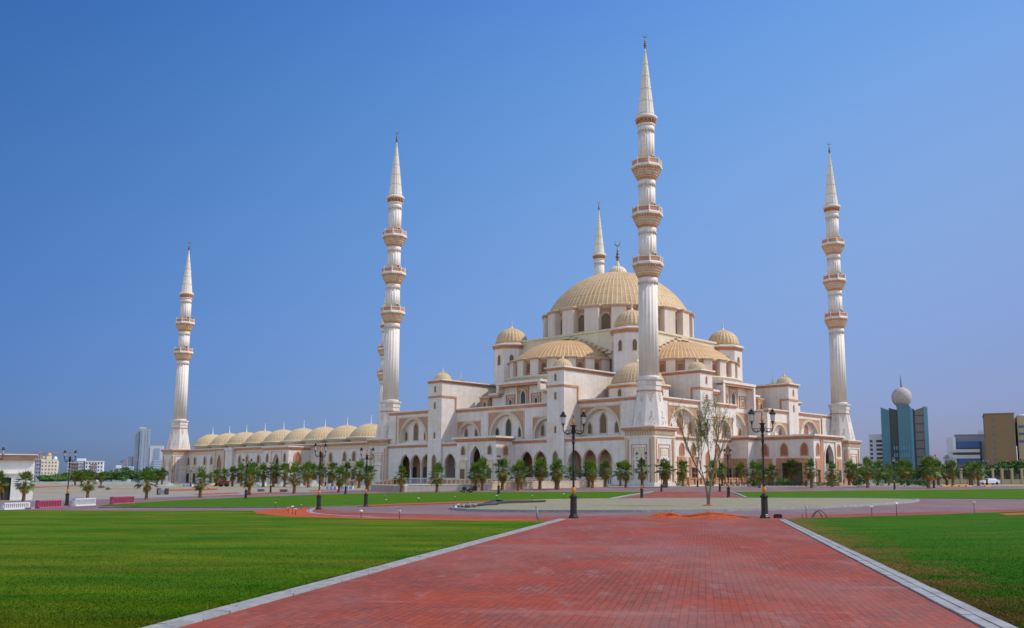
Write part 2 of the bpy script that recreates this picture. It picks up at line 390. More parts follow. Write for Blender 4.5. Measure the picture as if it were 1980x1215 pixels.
# ================================================================== MINARETS
def make_minaret(name, label, tiers=3):
    root = empty(name, (0, 0, 0), 0, label, 'minaret', 'minarets of the mosque')
    h = 3.7
    # --- square base
    mb = MB(); mb.box(-h, h, -h, h, -1.2, 11.0); mb.box(-h - .25, h + .25, -h - .25, h + .25, -1.2, 1.6)
    base = mb.build('base', 'marble_minaret', root)
    mb = MB()
    for F in (FL, FR):
        mb.fn = F
        for sgn in (-1, 1):
            mb.m = 0; mb.box(sgn * (h - .35) - .28, sgn * (h - .35) + .28, -h - .16, -h + .05, 1.6, 10.7)
            mb.m = 1; mb.box(sgn * (h - .95) - .1, sgn * (h - .95) + .1, -h - .1, -h + .05, 1.6, 10.4)
        mb.m = 1
        for (a, z0, z1, t) in ((2.0, 2.0, 9.4, .14), (1.5, 6.7, 8.7, .1), (1.5, 2.4, 6.1, .1)):
            mb.box(-a, a, -h - .09, -h + .02, z1 - t, z1); mb.box(-a, -a + t, -h - .09, -h + .02, z0, z1 - t)
            mb.box(a - t, a, -h - .09, -h + .02, z0, z1 - t)
        mb.m = 2; mb.box(-1.0, 1.0, -h - .05, -h + .02, 7.1, 8.3)
    mb.build('base_panel', ['beige', 'terracotta', 'cream'], root)
    mb = MB(); e = h
    mb.m = 0
    mb.box(-e - .15, e + .15, -e - .15, e + .15, 10.75, 11.05)
    mb.m = 1; mb.box(-e - .05, e + .05, -e - .05, e + .05, 11.05, 12.15)
    mb.m = 2
    for F in (FL, FR):
        mb.fn = F
        for i in range(17):
            u = -e + .25 + i * (2 * e - .5) / 16; mb.box(u - .11, u + .11, -e - .3, -e, 11.3, 12.1)
    mb.fn = None
    mb.m = 3; mb.box(-e - .38, e + .38, -e - .38, e + .38, 12.15, 12.45); mb.box(-e - .58, e + .58, -e - .58, e + .58, 12.45, 12.85)
    mb.m = 0; mb.box(-e - .68, e + .68, -e - .68, e + .68, 12.85, 13.12)
    mb.build('base_cornice', ['marble_minaret', 'cream', 'beige', 'terracotta'], root)
    # --- tapering octagon
    mb = MB(); rk = 1 / cos(pi / 8)
    mb.lathe([(3.72 * rk, 13.12), (2.42 * rk, 20.6), (2.42 * rk, 21.7), (2.42 * rk, 21.9)], 8, a0=pi / 8, sm=False)
    oct_ = mb.build('tapered_plinth', 'marble_minaret', root)
    mb = MB()
    rnd = random.Random(5)
    for k in range(8):   # carved ornament near the foot and the head of each sloping face
        a = k * pi / 4; n = Vector((cos(a), sin(a), 0)); t = Vector((-sin(a), cos(a), 0))
        def P(u, z, pr): 
            r = 3.72 + (2.42 - 3.72) * (z - 13.12) / (20.6 - 13.12) + pr
            return tuple(n * r + t * u + Vector((0, 0, z)))
        for (za, zb, up) in ((13.35, 16.3, True), (18.2, 20.5, False)):
            for j in range(46):
                f = rnd.random(); z = za + (zb - za) * f
                half = (1.0 * (1 - f) if up else .85 * f) * 1.0 + .05
                u = rnd.uniform(-half, half); s_ = rnd.uniform(.06, .13)
                pts = [P(u - s_, z, .01), P(u, z - s_ * 1.3, .01), P(u + s_, z, .01), P(u, z + s_ * 1.3, .01), P(u, z, .09)]
                mb.add(pts, [(0, 1, 4), (1, 2, 4), (2, 3, 4), (3, 0, 4)])
    mb.build('carved_ornament', 'corbel', root, recalc=False)
    mb = MB()
    mb.m = 0; mb.lathe([(2.55 * rk, 21.7), (2.55 * rk, 22.7)], 8, a0=pi / 8, sm=False)
    mb.m = 1; mb.lathe([(2.6 * rk, 20.5), (2.6 * rk, 20.7)], 8, a0=pi / 8, sm=False)
    mb.m = 0; mb.lathe([(2.7 * rk, 22.7), (2.85 * rk, 22.95), (2.85 * rk, 23.25)], 8, a0=pi / 8, sm=False)
    mb.build('shaft_collar', ['marble_minaret', 'terracotta'], root)
    # --- fluted shafts
    levels = [47.4, 58.36, 68.95, 80.1] if tiers == 3 else [47.3, 58.0, 68.8]
    def flute(k, r, z): return -0.15 * abs(sin(pi * (k % 6) / 6)) ** .8
    def shaft(z0, z1, r0, r1):
        mb = MB(); d = .5
        mb.lathe([(r0 + .04, z0), (r0 + .04, z0 + d)], 32)
        n = 96
        mb.lathe([(r0, z0 + d), (r1, z1 - 1.3)], n, mod=flute)
        mb.lathe([(r1 + .04, z1 - 1.3), (r1 + .04, z1)], 32)
        # little round arch heads closing each flute
        for k in range(16):
            a = 2 * pi * k / 16 + pi / 16; n_ = Vector((cos(a), sin(a), 0)); t = Vector((-sin(a), cos(a), 0)); w_ = r1 * pi / 16
            pts = [tuple(n_ * (r1 + .06) + t * (w_ * cos(R(q))) * .95 + Vector((0, 0, z1 - 1.35 + .5 * sin(R(q))))) for q in range(0, 181, 30)]
            mb.tube(pts, .055, 4)
        return mb.build('shaft', 'marble_minaret', root)
    zprev = 23.25; rr = [(2.2, 2.05), (1.95, 1.9), (1.88, 1.84), (1.8, 1.78)]
    for i, zl in enumerate(levels):
        last = i == len(levels) - 1
        shaft(zprev, zl - (2.6 if not last else 1.6), *rr[i if tiers == 3 else i + (1 if i else 0)])
        r_ = rr[i][1] + .05
        if not last:
            # corbelled balcony: rows of small brackets growing outwards
            b = MB(); b.m = 0
            steps = 5; zb = zl - 2.6
            for j in range(steps):
                ra = r_ + (3.1 - r_) * (j / steps) ** .95; rb = r_ + (3.1 - r_) * ((j + 1) / steps) ** .95
                za = zb + j * 2.6 / steps; zc = zb + (j + 1) * 2.6 / steps
                b.m = 1 if j in (0, 4) else 0
                b.lathe([(ra, za), ((ra + rb) / 2, za + .25), (rb, zc - .1), (rb, zc)], 32, sm=False)
                nb = 32; b.m = 2
                if j > 0:
                    for k in range(nb):
                        a = 2 * pi * (k + .5 * (j % 2)) / nb; n_ = Vector((cos(a), sin(a), 0)); t = Vector((-sin(a), cos(a), 0))
                        def q(u, rad, z): return tuple(n_ * rad + t * u + Vector((0, 0, z)))
                        hw = .11
                        b.add([q(-hw, ra, za + .05), q(hw, ra, za + .05), q(hw, rb + .06, za + .28), q(-hw, rb + .06, za + .28),
                               q(-hw, rb - .3, zc - .06), q(hw, rb - .3, zc - .06), q(hw, rb + .06, zc - .06), q(-hw, rb + .06, zc - .06)],
                              [(0, 1, 2, 3), (3, 2, 6, 7), (0, 3, 7, 4), (1, 5, 6, 2), (0, 4, 5, 1)])
            bal = b.build('balcony', ['corbel', 'terracotta', 'corbel'], root, recalc=False)
            s_ = MB(); s_.lathe([(3.35, zl), (3.5, zl + .1), (3.5, zl + .5), (3.35, zl + .72)], 8, sm=False)
            s_.build('slab', 'marble_minaret', bal)
            p = MB(); p.m = 0; rp = 3.2
            V8 = [Vector((cos(k * pi / 4) * rp, sin(k * pi / 4) * rp, 0)) for k in range(8)]
            for k in range(8):
                A, B = V8[k], V8[(k + 1) % 8]; d_ = (B - A).normalized(); nn = Vector((d_.y, -d_.x, 0))
                def bx(u0, u1, t0, t1, z0, z1, m_):
                    p.m = m_; pts = [A + d_ * u + nn * t + Vector((0, 0, z)) for z in (z0, z1) for (u, t) in ((u0, t0), (u1, t0), (u1, t1), (u0, t1))]
                    p.add([tuple(x) for x in pts], [(0, 3, 2, 1), (4, 5, 6, 7), (0, 1, 5, 4), (1, 2, 6, 5), (2, 3, 7, 6), (3, 0, 4, 7)])
                Ln = (B - A).length; z0 = zl + .72
                bx(.14, Ln - .14, -.1, -.02, z0, z0 + .95, 1); bx(.14, Ln - .14, -.16, .04, z0 + .95, z0 + 1.12, 0)
                bx(-.13, .13, -.2, .1, z0, z0 + 1.22, 0)
                p.m = 0; p.ball((A.x, A.y, z0 + 1.34), .14, 8)
            p.build('parapet', ['marble_minaret', 'terracotta'], bal)
            dr = MB(FR); ra = rr[min(i + 1, 3)][0]
            dr.m = 0; dr.box(-.55, .55, -ra - .12, -ra + .3, zl + .5, zl + 2.9)
            dr.m = 1; dr.box(-.38, .38, -ra - .15, -ra + .2, zl + .6, zl + 2.65)
            o = dr.build('door', ['beige', 'dark_door'], bal)
            zprev = zl + .7
        else:
            b = MB(); b.m = 0; b.lathe([(r_, zl - 1.6), (r_ + .15, zl - 1.3), (r_ + .15, zl - 1.1)], 32)
            b.m = 1; b.lathe([(r_, zl - 1.1), (r_ + .1, zl - .5)], 32)
            for k in range(16):
                a = 2 * pi * k / 16; b.tube([(cos(a) * r_, sin(a) * r_, zl - 1.05), (cos(a) * (r_ + .38), sin(a) * (r_ + .38), zl - .25)], .13, 5)
            b.m = 1; b.lathe([(r_ + .1, zl - .5), (2.3, zl - .1), (2.3, zl)], 32)
            b.m = 0; b.lathe([(2.35, zl), (2.5, zl + .2), (2.5, zl + .6), (2.2, zl + .85)], 32)
            b.build('rim', ['marble_minaret', 'terracotta'], root)
            zt = zl + 16.7; c = MB()
            def cm(k, r, z): return .05 * min(1, r) if k % 4 in (0, 1) else 0
            c.lathe([(1.85, zl + .8), (1.45, zl + 4.6), (1.0, zl + 8.9), (.55, zl + 12.9), (.1, zt)], ribs_angles(16), mod=cm, sm=False)
            c.build('spire', 'spire_tile', root)
            f = MB(); finial(f, 0, 0, zt - .1, 3.9, .12); f.build('finial', 'finial_metal', root)
    return root
KZ = 1.0
m3 = make_minaret('minaret', 'tall three-balcony minaret at the near corner of the prayer hall, largest in the picture')
m3.location = C0; m3.rotation_euler = (0, 0, PHI)
for (s, t, lb) in ((LS, 0, 'three-balcony minaret between the prayer hall and the row of low courtyard domes'),
                   (0, LT, 'three-balcony minaret at the right-hand end of the mosque, beside the side porch'),
                   (LS, LT, 'minaret rising behind the main dome, only its spire and neck showing')):
    copy_thing(m3, ST2(s, t), PHI, 1.0, lb)
m2 = make_minaret('minaret', 'two-balcony minaret standing alone at the far left end of the courtyard wall', tiers=2)
m2.location = ST2(207.3, 0); m2.rotation_euler = (0, 0, PHI)
copy_thing(m2, ST2(207.3, LT), PHI, 1.0, 'two-balcony minaret almost hidden behind the shaft of a nearer minaret')

# ================================================================== PRAYER HALL
hall = empty('prayer_hall', C0, PHI, 'cream and white marble prayer hall with great ribbed dome, half domes, turrets and terracotta bands', 'mosque')
# local axes: x = t (along the right facade), y = s (along the left facade)
TX = LT - 1.3; TY = LS - 1.3
b = MB()
b.box(1.6, TX, 1.6, TY, -1.0, 1.0)                                # plinth
b.box(-9.5, 1.5, 3.8, 83.5, -1.0, 1.05)                           # terrace in front of the left facade
b.box(3.8, 86, -6.5, 1.5, -1.0, 1.05)
b.build('terrace', 'beige', hall)
# --- body with upper walls (left facade)
LB = 1.3      # wall plane, left facade upper storey
b = MB(FL)
bigL = [(14.3, 10.4, 11.8, 12.5, 17.7), (30.7, 7.0, 11.8, 12.7, 16.2), (43.9, 10.4, 11.8, 12.6, 17.8), (57.1, 7.0, 11.8, 12.7, 16.2)]
wall(b, 1.6, 67.5, 1.0, 20.0, LB, bigL, .9)
for (uc, w_, zb, zs, zt) in bigL: b.quad((uc - w_ / 2, LB + .9, 11.8), (uc + w_ / 2, LB + .9, 11.8), (uc + w_ / 2, LB + .9, 18), (uc - w_ / 2, LB + .9, 18))
farL = [(73.9, 10.2, 11.8, 12.5, 17.8)]
wall(b, 66.8, 83.9, 11.0, 20.0, -2.7, farL, .9)
b.quad((68, -1.8, 11.8), (80, -1.8, 11.8), (80, -1.8, 18), (68, -1.8, 18))
b.quad((83.9, -2.7, 11), (83.9, 3, 11), (83.9, 3, 20), (83.9, -2.7, 20)); b.quad((66.8, -2.7, 20), (83.9, -2.7, 20), (83.9, 3, 20), (66.8, 3, 20))
b.quad((66.8, -2.7, 11), (66.8, 3, 11), (66.8, 3, 20), (66.8, -2.7, 20))
# gallery roof and lower wall with open pointed arches
arL = [(u, 3.85, 1.05, 5.9, 8.6) for u in (9.55, 13.75, 17.95, 28.4, 32.6, 58.9, 67.9, 72.1, 76.3)]
wall(b, 3.6, 84.2, 1.0, 10.5, -3.2, arL, .55)
b.quad((3.6, -2.6, 11.0), (84, -2.6, 11.0), (84, LB + 1, 11.2), (3.6, LB + 1, 11.2))
b.quad((3.6, -2.6, 10.3), (84, -2.6, 10.3), (84, LB, 10.3), (3.6, LB, 10.3))
b.build('wall', 'marble', hall, recalc=False)
for u in (7.5, 11.65, 15.85, 20.0, 26.3, 30.5, 34.7, 56.8, 61.0, 65.8, 70.0, 74.2, 78.4):
    b = MB(FL); b.m = 0
    b.lathe([(.26, 1.1), (.2, 1.5), (.19, 5.0), (.2, 5.1)], 12, u, -2.95)
    b.m = 1; b.box(u - .32, u + .32, -3.3, -2.6, 5.15, 5.85); b.box(u - .3, u + .3, -3.25, -2.6, .9, 1.25)
    b.build('arcade_column', ['marble', 'beige'], hall)
b = MB(FL)
for (uc, w_, zb, zs, zt) in arL: ring(b, uc, w_, zs - .4, zs, zt, -3.2, .22, .1)
b.build('arch_moulding', 'beige', hall, recalc=False)
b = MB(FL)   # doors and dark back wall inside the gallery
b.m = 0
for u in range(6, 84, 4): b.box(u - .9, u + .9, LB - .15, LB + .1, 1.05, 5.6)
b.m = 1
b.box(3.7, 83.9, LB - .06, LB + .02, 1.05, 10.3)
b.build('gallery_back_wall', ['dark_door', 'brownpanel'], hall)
for (uc, w_, zb, zs, zt) in arL:     # balustrade under each arch
    b = MB(FL); b.box(uc - w_ / 2, uc + w_ / 2, -3.15, -2.95, 2.45, 2.7); b.box(uc - w_ / 2, uc + w_ / 2, -3.15, -2.95, 1.05, 1.3)
    for k in range(7): x = uc - w_ / 2 + .25 + k * (w_ - .5) / 6; b.box(x - .09, x + .09, -3.1, -3.0, 1.3, 2.45)
    b.build('balustrade', 'marble', hall)
# cornices, left
b = MB(FL); cornice(b, 3.7, 20.7, -3.2, 10.45, 11.4, .35, .9, False); cornice(b, 25.9, 62.0, -3.2, 10.45, 11.4, .35, .9, False)
cornice(b, 67.1, 84.0, -3.2, 10.45, 11.4, .35, .9, False)
cornice(b, 1.6, 20.7, LB, 19.1, 20.1, .4, .8, False); cornice(b, 25.9, 61.8, LB, 19.1, 20.1, .4, .8, False)
cornice(b, 67.1, 83.9, -2.7, 19.1, 20.1, .4, .8, False)
b.m = 2   # piers either side of the end bays
b.box(1.0, 8.6, LB - .25, LB + .1, 11.3, 19.1); b.box(80.9, 84.0, -2.95, -2.6, 11.3, 19.1)
b.m = 3; b.box(8.6, 8.75, LB - .3, LB, 11.3, 18.9); b.box(80.75, 80.9, -3.0, -2.7, 11.3, 18.9)
b.build('cornice', ['terracotta', 'marble', 'marble', 'beige'], hall)

def blind_arch(F, uc, wa, zs, zt, d, wf, ztop, wins, pm):
    """raised arch band with terracotta spandrels inside a rectangular frame; windows on the recessed back wall"""
    mb = MB(F); mb.m = 0
    wall(mb, uc - wf / 2, uc + wf / 2, zs - .6, ztop, d - .04, [(uc, wa + .9, zs - .6, zs, zt + .5)], .05)
    mb.m = 1; ring(mb, uc, wa, 11.8, zs, zt, d, .5, .14); ring(mb, uc, wa + 1.0, 11.8, zs, zt + .6, d, .12, .2)
    mb.m = 2; t = .16
    mb.box(uc - wf / 2 - t, uc + wf / 2 + t, d - .16, d, ztop, ztop + .3)
    for sg in (-1, 1): mb.box(uc + sg * (wf / 2 + t / 2) - t / 2, uc + sg * (wf / 2 + t / 2) + t / 2, d - .14, d, 11.8, ztop)
    mb.build('blind_arch', ['brownpanel', 'beige', 'beige'], hall, recalc=False)
    for (du, w_, zb, zt_, p) in wins:
        window(hall, F, uc + du, d + .9, zb, zt_, w_, p or pm, 'beige' if F is FL else 'terracotta', rise=w_ * .95)
W3 = lambda p: [(0, 1.9, 12.4, 17.0, p), (-3.9, 1.25, 12.4, 14.9, p), (3.9, 1.25, 12.4, 14.9, p)]
W2 = [(-1.9, 1.25, 12.4, 15.1, None), (1.9, 1.25, 12.4, 15.1, None)]
blind_arch(FL, 14.3, 10.4, 12.5, 17.7, LB, 11.8, 18.2, W3(None), 'lattice')
blind_arch(FL, 30.7, 7.0, 12.7, 16.2, LB, 8.3, 16.6, W2, 'lattice')
blind_arch(FL, 43.9, 10.4, 12.6, 17.8, LB, 12.0, 18.4, W3('dark_glass'), 'dark_glass')
blind_arch(FL, 57.1, 7.0, 12.7, 16.2, LB, 8.3, 16.6, W2, 'lattice')
blind_arch(FL, 73.9, 10.2, 12.5, 17.8, -2.7, 11.6, 18.2, W3(None), 'lattice')

# --- right facade
RB = 1.8; CEN = LT / 2
b = MB(FR)
def mir(u): return LT - u
upR = [(15.0, 10.4, 11.8, 12.6, 17.8), (31.3, 7.0, 11.8, 12.7, 16.2), (mir(31.3), 7.0, 11.8, 12.7, 16.2), (mir(15.0), 10.4, 11.8, 12.6, 17.8)]
wall(b, 1.6, 37.3, 11.0, 20.0, RB, upR[:2], .9); wall(b, 52.3, 88.0, 11.0, 20.0, RB, upR[2:], .9)
for (uc, w_, zb, zs, zt) in upR: b.quad((uc - w_ / 2, RB + .9, 11.8), (uc + w_ / 2, RB + .9, 11.8), (uc + w_ / 2, RB + .9, 18), (uc - w_ / 2, RB + .9, 18))
midR = (44.8, 11.6, 11.8, 12.8, 18.6)
wall(b, 37.3, 52.3, 11.0, 20.0, 7.0, [midR], .9); b.quad((38, 7.9, 11.5), (52, 7.9, 11.5), (52, 7.9, 19), (38, 7.9, 19))
for u in (37.3, 52.3): b.quad((u, RB, 11), (u, 7.0, 11), (u, 7.0, 20), (u, RB, 20))
b.quad((37.3, RB, 11.8), (52.3, RB, 11.8), (52.3, 8, 11.8), (37.3, 8, 11.8))
low = [(u, 1.9, 2.6, 4.8, 4.8) for u in (13.6, 18.1, 28.2, 32.5)]; low += [(mir(u), a, c, d, e) for (u, a, c, d, e) in low]
wall(b, 3.6, 88.0, .9, 11.8, 1.35, [], .4)
b.build('wall', 'marble', hall, recalc=False)
b = MB(FR); b.m = 0; cornice(b, 3.7, 21.2, 1.35, 10.9, 11.75, .32, .6, False); cornice(b, 26.5, 34.0, 1.35, 10.9, 11.75, .32, .6, False)
cornice(b, 55.6, 63.0, 1.35, 10.9, 11.75, .32, .6, False); cornice(b, 68.5, 86.0, 1.35, 10.9, 11.75, .32, .6, False)
cornice(b, 1.6, 21.2, RB, 19.2, 20.15, .4, .8, False); cornice(b, 26.5, 37.3, RB, 19.2, 20.15, .4, .8, False)
cornice(b, 52.3, 63.0, RB, 19.2, 20.15, .4, .8, False); cornice(b, 68.4, 88.0, RB, 19.2, 20.15, .4, .8, False)
b.m = 0; b.box(36.4, 37.3, RB - .15, 7.0, 19.2, 19.6); b.box(52.3, 53.2, RB - .15, 7.0, 19.2, 19.6)
b.m = 2; b.box(4.0, 8.9, RB - .2, RB + .1, 11.75, 19.2); b.box(81.9, 87.5, RB - .2, RB + .1, 11.75, 19.2)
b.m = 0; b.box(8.9, 9.1, RB - .28, RB, 11.75, 19.0); b.box(81.7, 81.9, RB - .28, RB, 11.75, 19.0)
b.build('cornice', ['terracotta', 'marble', 'marble'], hall)
for uc in (15.0, mir(15.0)): blind_arch(FR, uc, 10.4, 12.6, 17.8, RB, 11.6, 18.3, W3('lattice_red'), 'lattice_red')
for uc in (31.3, mir(31.3)): blind_arch(FR, uc, 7.0, 12.7, 16.2, RB, 8.6, 16.7, W2, 'lattice_red')
blind_arch(FR, 44.8, 11.6, 12.8, 18.6, 7.0, 13.6, 18.9, [(0, 1.9, 12.4, 17.2, 'dark_glass'), (-4.1, 1.3, 12.4, 15.0, None), (4.1, 1.3, 12.4, 15.0, None)], 'lattice_red')
for uu in (13.6, 18.1, 28.2, 32.4):
    for u in (uu, mir(uu)):
        window(hall, FR, u, 1.35, 7.65, 10.15, 1.7, 'lattice_red', 'terracotta', .18)
        b = MB(FR); b.m = 0; b.box(u - 1.8, u + 1.8, 1.2, 1.36, 1.2, 7.2); b.m = 1; b.box(u - 1.35, u + 1.35, 1.1, 1.25, 1.2, 6.8)
        b.m = 2; b.box(u - .95, u + .95, 1.0, 1.15, 2.5, 4.85)
        b.m = 0; b.box(u - .03, u + .03, .96, 1.05, 2.5, 4.85); b.box(u - .95, u + .95, .96, 1.05, 3.6, 3.68); b.box(u - 1.1, u + 1.1, .93, 1.2, 4.85, 5.05)
        b.build('window_panel', ['terracotta', 'brownpanel', 'dark_glass'], hall)
for (u0, u1) in ((4.6, 37.5), (52.5, 84)):   # balustrades before the right facade
    b = MB(FR); b.m = 0; b.box(u0, u1, -6.6, -6.2, 2.35, 2.55); b.box(u0, u1, -6.6, -6.2, 1.05, 1.3)
    n = int((u1 - u0) / 2.2)
    for k in range(n + 1): x = u0 + k * (u1 - u0) / n; b.box(x - .18, x + .18, -6.7, -6.1, 1.05, 2.65)
    b.m = 1; b.box(u0, u1, -6.45, -6.35, 1.3, 2.35)
    b.m = 2; b.box(u0, u1, -6.75, -6.05, .2, 1.05)
    b.build('balustrade', ['terracotta', 'brownpanel', 'marble'], hall)

# --- tower buttresses with their wing walls
def tower(F, uc, front, hw=2.55, zfoot=0.0, pm='lattice', fm='beige', domed=True, band_back=4.9):
    u0, u1 = uc - hw, uc + hw; back = 23.0; zt = 26.6
    b = MB(F); b.box(u0, u1, front, back, -.5, zt)
    tw = b.build('tower', 'marble', hall)
    b = MB(F); b.m = 0
    for (o, z0, z1, m_) in ((.15, 26.5, 26.75, 0), (.35, 26.75, 27.05, 0), (.55, 27.05, 27.35, 1)):
        b.m = m_; b.box(u0 - o, u1 + o, front - o, back, z0, z1)
    b.m = 0; b.box(u0 - .16, u1 + .16, front - .16, front + band_back, 22.8, 23.25)
    for sg in (-1, 1):
        x = u0 if sg < 0 else u1; b.box(min(x, x + sg * .16), max(x, x + sg * .16), front + band_back - .45, front + band_back, 20.0, 22.8)
    b.build('cornice', ['terracotta', 'marble'], tw)
    for (zb, zt_) in ((24.2, 25.8), (20.0, 21.7), (12.5, 14.1)): window(tw, F, uc, front, zb, zt_, .55, pm, fm, .09, .08)
    window(tw, F, uc, front, 1.6, 8.55, 1.6, pm, fm, .14, .08)
    b = MB(F)
    c = F(uc, front + 2.45, 0); db = MB(); ribbed_dome(db, c[0], c[1], 27.4, 2.25, 2.05, 28, .05, 10, tip=.12)
    dm = db.build('dome', ['dome_tile_small', 'dome_rib'], tw)
    db = MB(); db.lathe([(2.4, 27.35), (2.4, 27.55), (2.2, 27.6)], 32, c[0], c[1]); db.lathe([(.5, 29.4), (.3, 29.65), (.1, 29.9), (.08, 30.2)], 12, c[0], c[1])
    finial(db, c[0], c[1], 30.1, 1.1, .05, False); db.build('finial', 'cream', dm)
    return tw
for uc in (23.3, 64.4): tower(FL, uc, -3.7)
for uc in (23.9, mir(23.9) - .3): tower(FR, uc, 1.3, pm='lattice_red', fm='terracotta', band_back=2.6)

# --- upper masses
b = MB()
b.box(2.6, LT - 2.0, 8.6, LS - 2.0, 11.0, 19.9); b.box(2.6, 36.9, 2.9, 8.6, 11.0, 19.9); b.box(52.7, LT - 2.0, 2.9, 8.6, 11.0, 19.9)
O = Vector((LT / 2, LS / 2, 0)); ox, oy = O.x, O.y; HS = 20.0
b.build('roof', 'cream', hall)
b = MB(); b.box(ox - HS - 1.5, ox + HS + 1.5, oy - HS - 1.5, oy + HS + 1.5, 19.5, 39.5)
b.m = 1; b.box(ox - HS - 1.8, ox + HS + 1.8, oy - HS - 1.8, oy + HS + 1.8, 39.5, 40.0)
b.build('central_block', ['cream', 'cream'], hall)
# stepped arch over each half dome
for F, uc, dd in ((FL, oy, ox - HS - 1.5), (FR, ox, oy - HS - 1.5)):
    b = MB(F); n = 8; z = 39.3
    b.box(uc - 1.6, uc + 1.6, dd - .9, dd + .02, 38.6, 39.3)
    for k in range(n):
        z1 = 38.9 - k * .68; a0 = 2.6 + k * 1.7
        for sg in (-1, 1): u_ = uc + sg * a0; b.box(u_ - .95, u_ + .95, dd - .9, dd + .02, z1 - .55, z1)
    b.build('stepped_gable', 'beige', hall)
# half domes with windowed drums
def drum_ring(cx, cy, r_wall, z0, z1, n, phase, pier, pier_r, parent, wz, ww, pm, fm, amin=None, amax=None, cap=0.55, wallm='rose', pierm='rose_pale', trim='rose'):
    b = MB(); b.lathe([(r_wall, z0), (r_wall, z1)], 96, cx, cy, sm=True)
    dr = b.build('drum', wallm, parent)
    b = MB(); c = MB()
    for k in range(n):
        a = phase + 2 * pi * (k + .5) / n; 
        nn = Vector((cos(a), sin(a), 0)); t = Vector((-sin(a), cos(a), 0)); ctr = Vector((cx, cy, 0))
        def fn(u, d, z): q = ctr + nn * d + t * u; return (q.x, q.y, z)
        if amin is None or ((phase + 2 * pi * (k + .5) / n - amin) % (2 * pi)) <= amax - amin:
            b = MB(fn); b.box(-pier / 2, pier / 2, r_wall - .4, pier_r, z0, z1); b.build('pier', pierm, dr)
        c.fn = fn
        for (o, za, zb_, m_) in ((.12, z1 - .05, z1 + .25, 0), (.3, z1 + .25, z1 + cap * .75, 0), (.42, z1 + cap * .75, z1 + cap, 1)):
            c.m = m_; c.box(-pier / 2 - o, pier / 2 + o, r_wall - .5, pier_r + o, za, zb_)
    c.fn = None; c.m = 0; c.lathe([(r_wall + .1, z1 - .3), (r_wall + .35, z1 + .1), (r_wall + .5, z1 + cap * .7)], 96, cx, cy)
    c.m = 1; c.lathe([(r_wall + .5, z1 + cap * .7), (r_wall + .55, z1 + cap + .002), (r_wall - .6, z1 + cap + .05)], 96, cx, cy)
    c.build('cornice', [trim, 'cream'], dr)
    for k in range(n):
        a = phase + 2 * pi * k / n
        if amin is not None:
            rel = (a - amin) % (2 * pi)
            if rel > (amax - amin): continue
        nn = Vector((cos(a), sin(a), 0)); t = Vector((-sin(a), cos(a), 0)); ctr = Vector((cx, cy, 0))
        def fn(u, d, z): q = ctr + nn * (r_wall - d) + t * u; return (q.x, q.y, z)
        window(dr, fn, 0, .02, wz[0], wz[1], ww, pm, fm, .22, .18, rise=ww * .55)
    return dr
VA = pi + R(0)   # left facade looks along -x
HD = 16.1
for (cx, cy, ax, pm, fm, wm) in ((ox - HS - 1.5, oy, pi, 'lattice', 'terracotta', 'cream'), (ox, oy - HS - 0.3, 1.5 * pi, 'lattice_red', 'terracotta', 'cream')):
    b = MB(); b.lathe([(HD, 19.0), (HD, 27.3), (HD + .25, 27.35), (HD + .25, 27.75), (HD - 1.0, 27.8)], 96, cx, cy)
    b.build('curved_base', 'cream', hall)
    dr = drum_ring(cx, cy, 14.3, 27.6, 31.7, 20, ax, 2.3, 15.3, hall, (28.6, 31.0), 1.35, pm, fm, ax - R(85), ax + R(85))
    b = MB(); ribbed_dome(b, cx, cy, 32.1, 14.7, 6.2, 84, .07, 18)
    b.build('half_dome', ['half_dome_tile', 'dome_rib'], hall)
# corner turrets
TH = 21.0
for (sx, sy) in ((-1, -1), (-1, 1), (1, -1), (1, 1)):
    cx, cy = ox + sx * TH, oy + sy * TH; rk = 1 / cos(pi / 8)
    b = MB(); b.lathe([(4.75 * rk, 19.5), (4.75 * rk, 38.0)], 8, cx, cy, a0=pi / 8, sm=False)
    tu = b.build('turret', 'marble', hall)
    b = MB(); b.m = 0; b.lathe([(4.85 * rk, 37.7), (4.95 * rk, 38.1), (5.2 * rk, 38.3), (5.2 * rk, 38.6)], 8, cx, cy, a0=pi / 8, sm=False)
    b.m = 1; b.lathe([(5.35 * rk, 38.6), (5.35 * rk, 38.95), (4.9 * rk, 39.2)], 8, cx, cy, a0=pi / 8, sm=False)
    b.m = 0; b.lathe([(4.7, 39.1), (4.75, 39.35), (4.6, 39.45)], 40, cx, cy)
    b.build('cornice', ['terracotta', 'marble'], tu)
    b = MB(); lobed_dome(b, cx, cy, 39.35, 4.5, 4.6, 26, .16); d_ = b.build('dome', 'dome_tile_small', tu)
    b = MB(); b.lathe([(.75, 43.6), (.6, 44.0), (.25, 44.35), (.14, 44.8)], 14, cx, cy); finial(b, cx, cy, 44.6, 2.4, .08, False); b.build('finial', 'cream', d_)
    for k in range(8):
        a = k * pi / 4
        nn = Vector((cos(a), sin(a), 0))
        out = Vector((cx - ox, cy - oy, 0)).normalized()
        if nn.dot(out) < -.1 or (sx == 1 and sy == 1): continue
        t = Vector((-sin(a), cos(a), 0)); ctr = Vector((cx, cy, 0))
        def fn(u, d, z): q = ctr + nn * (4.75 - d) + t * u; return (q.x, q.y, z)
        window(tu, fn, 0, 0, 33.3, 36.0, 1.0, 'lattice', 'beige', .14, .1)
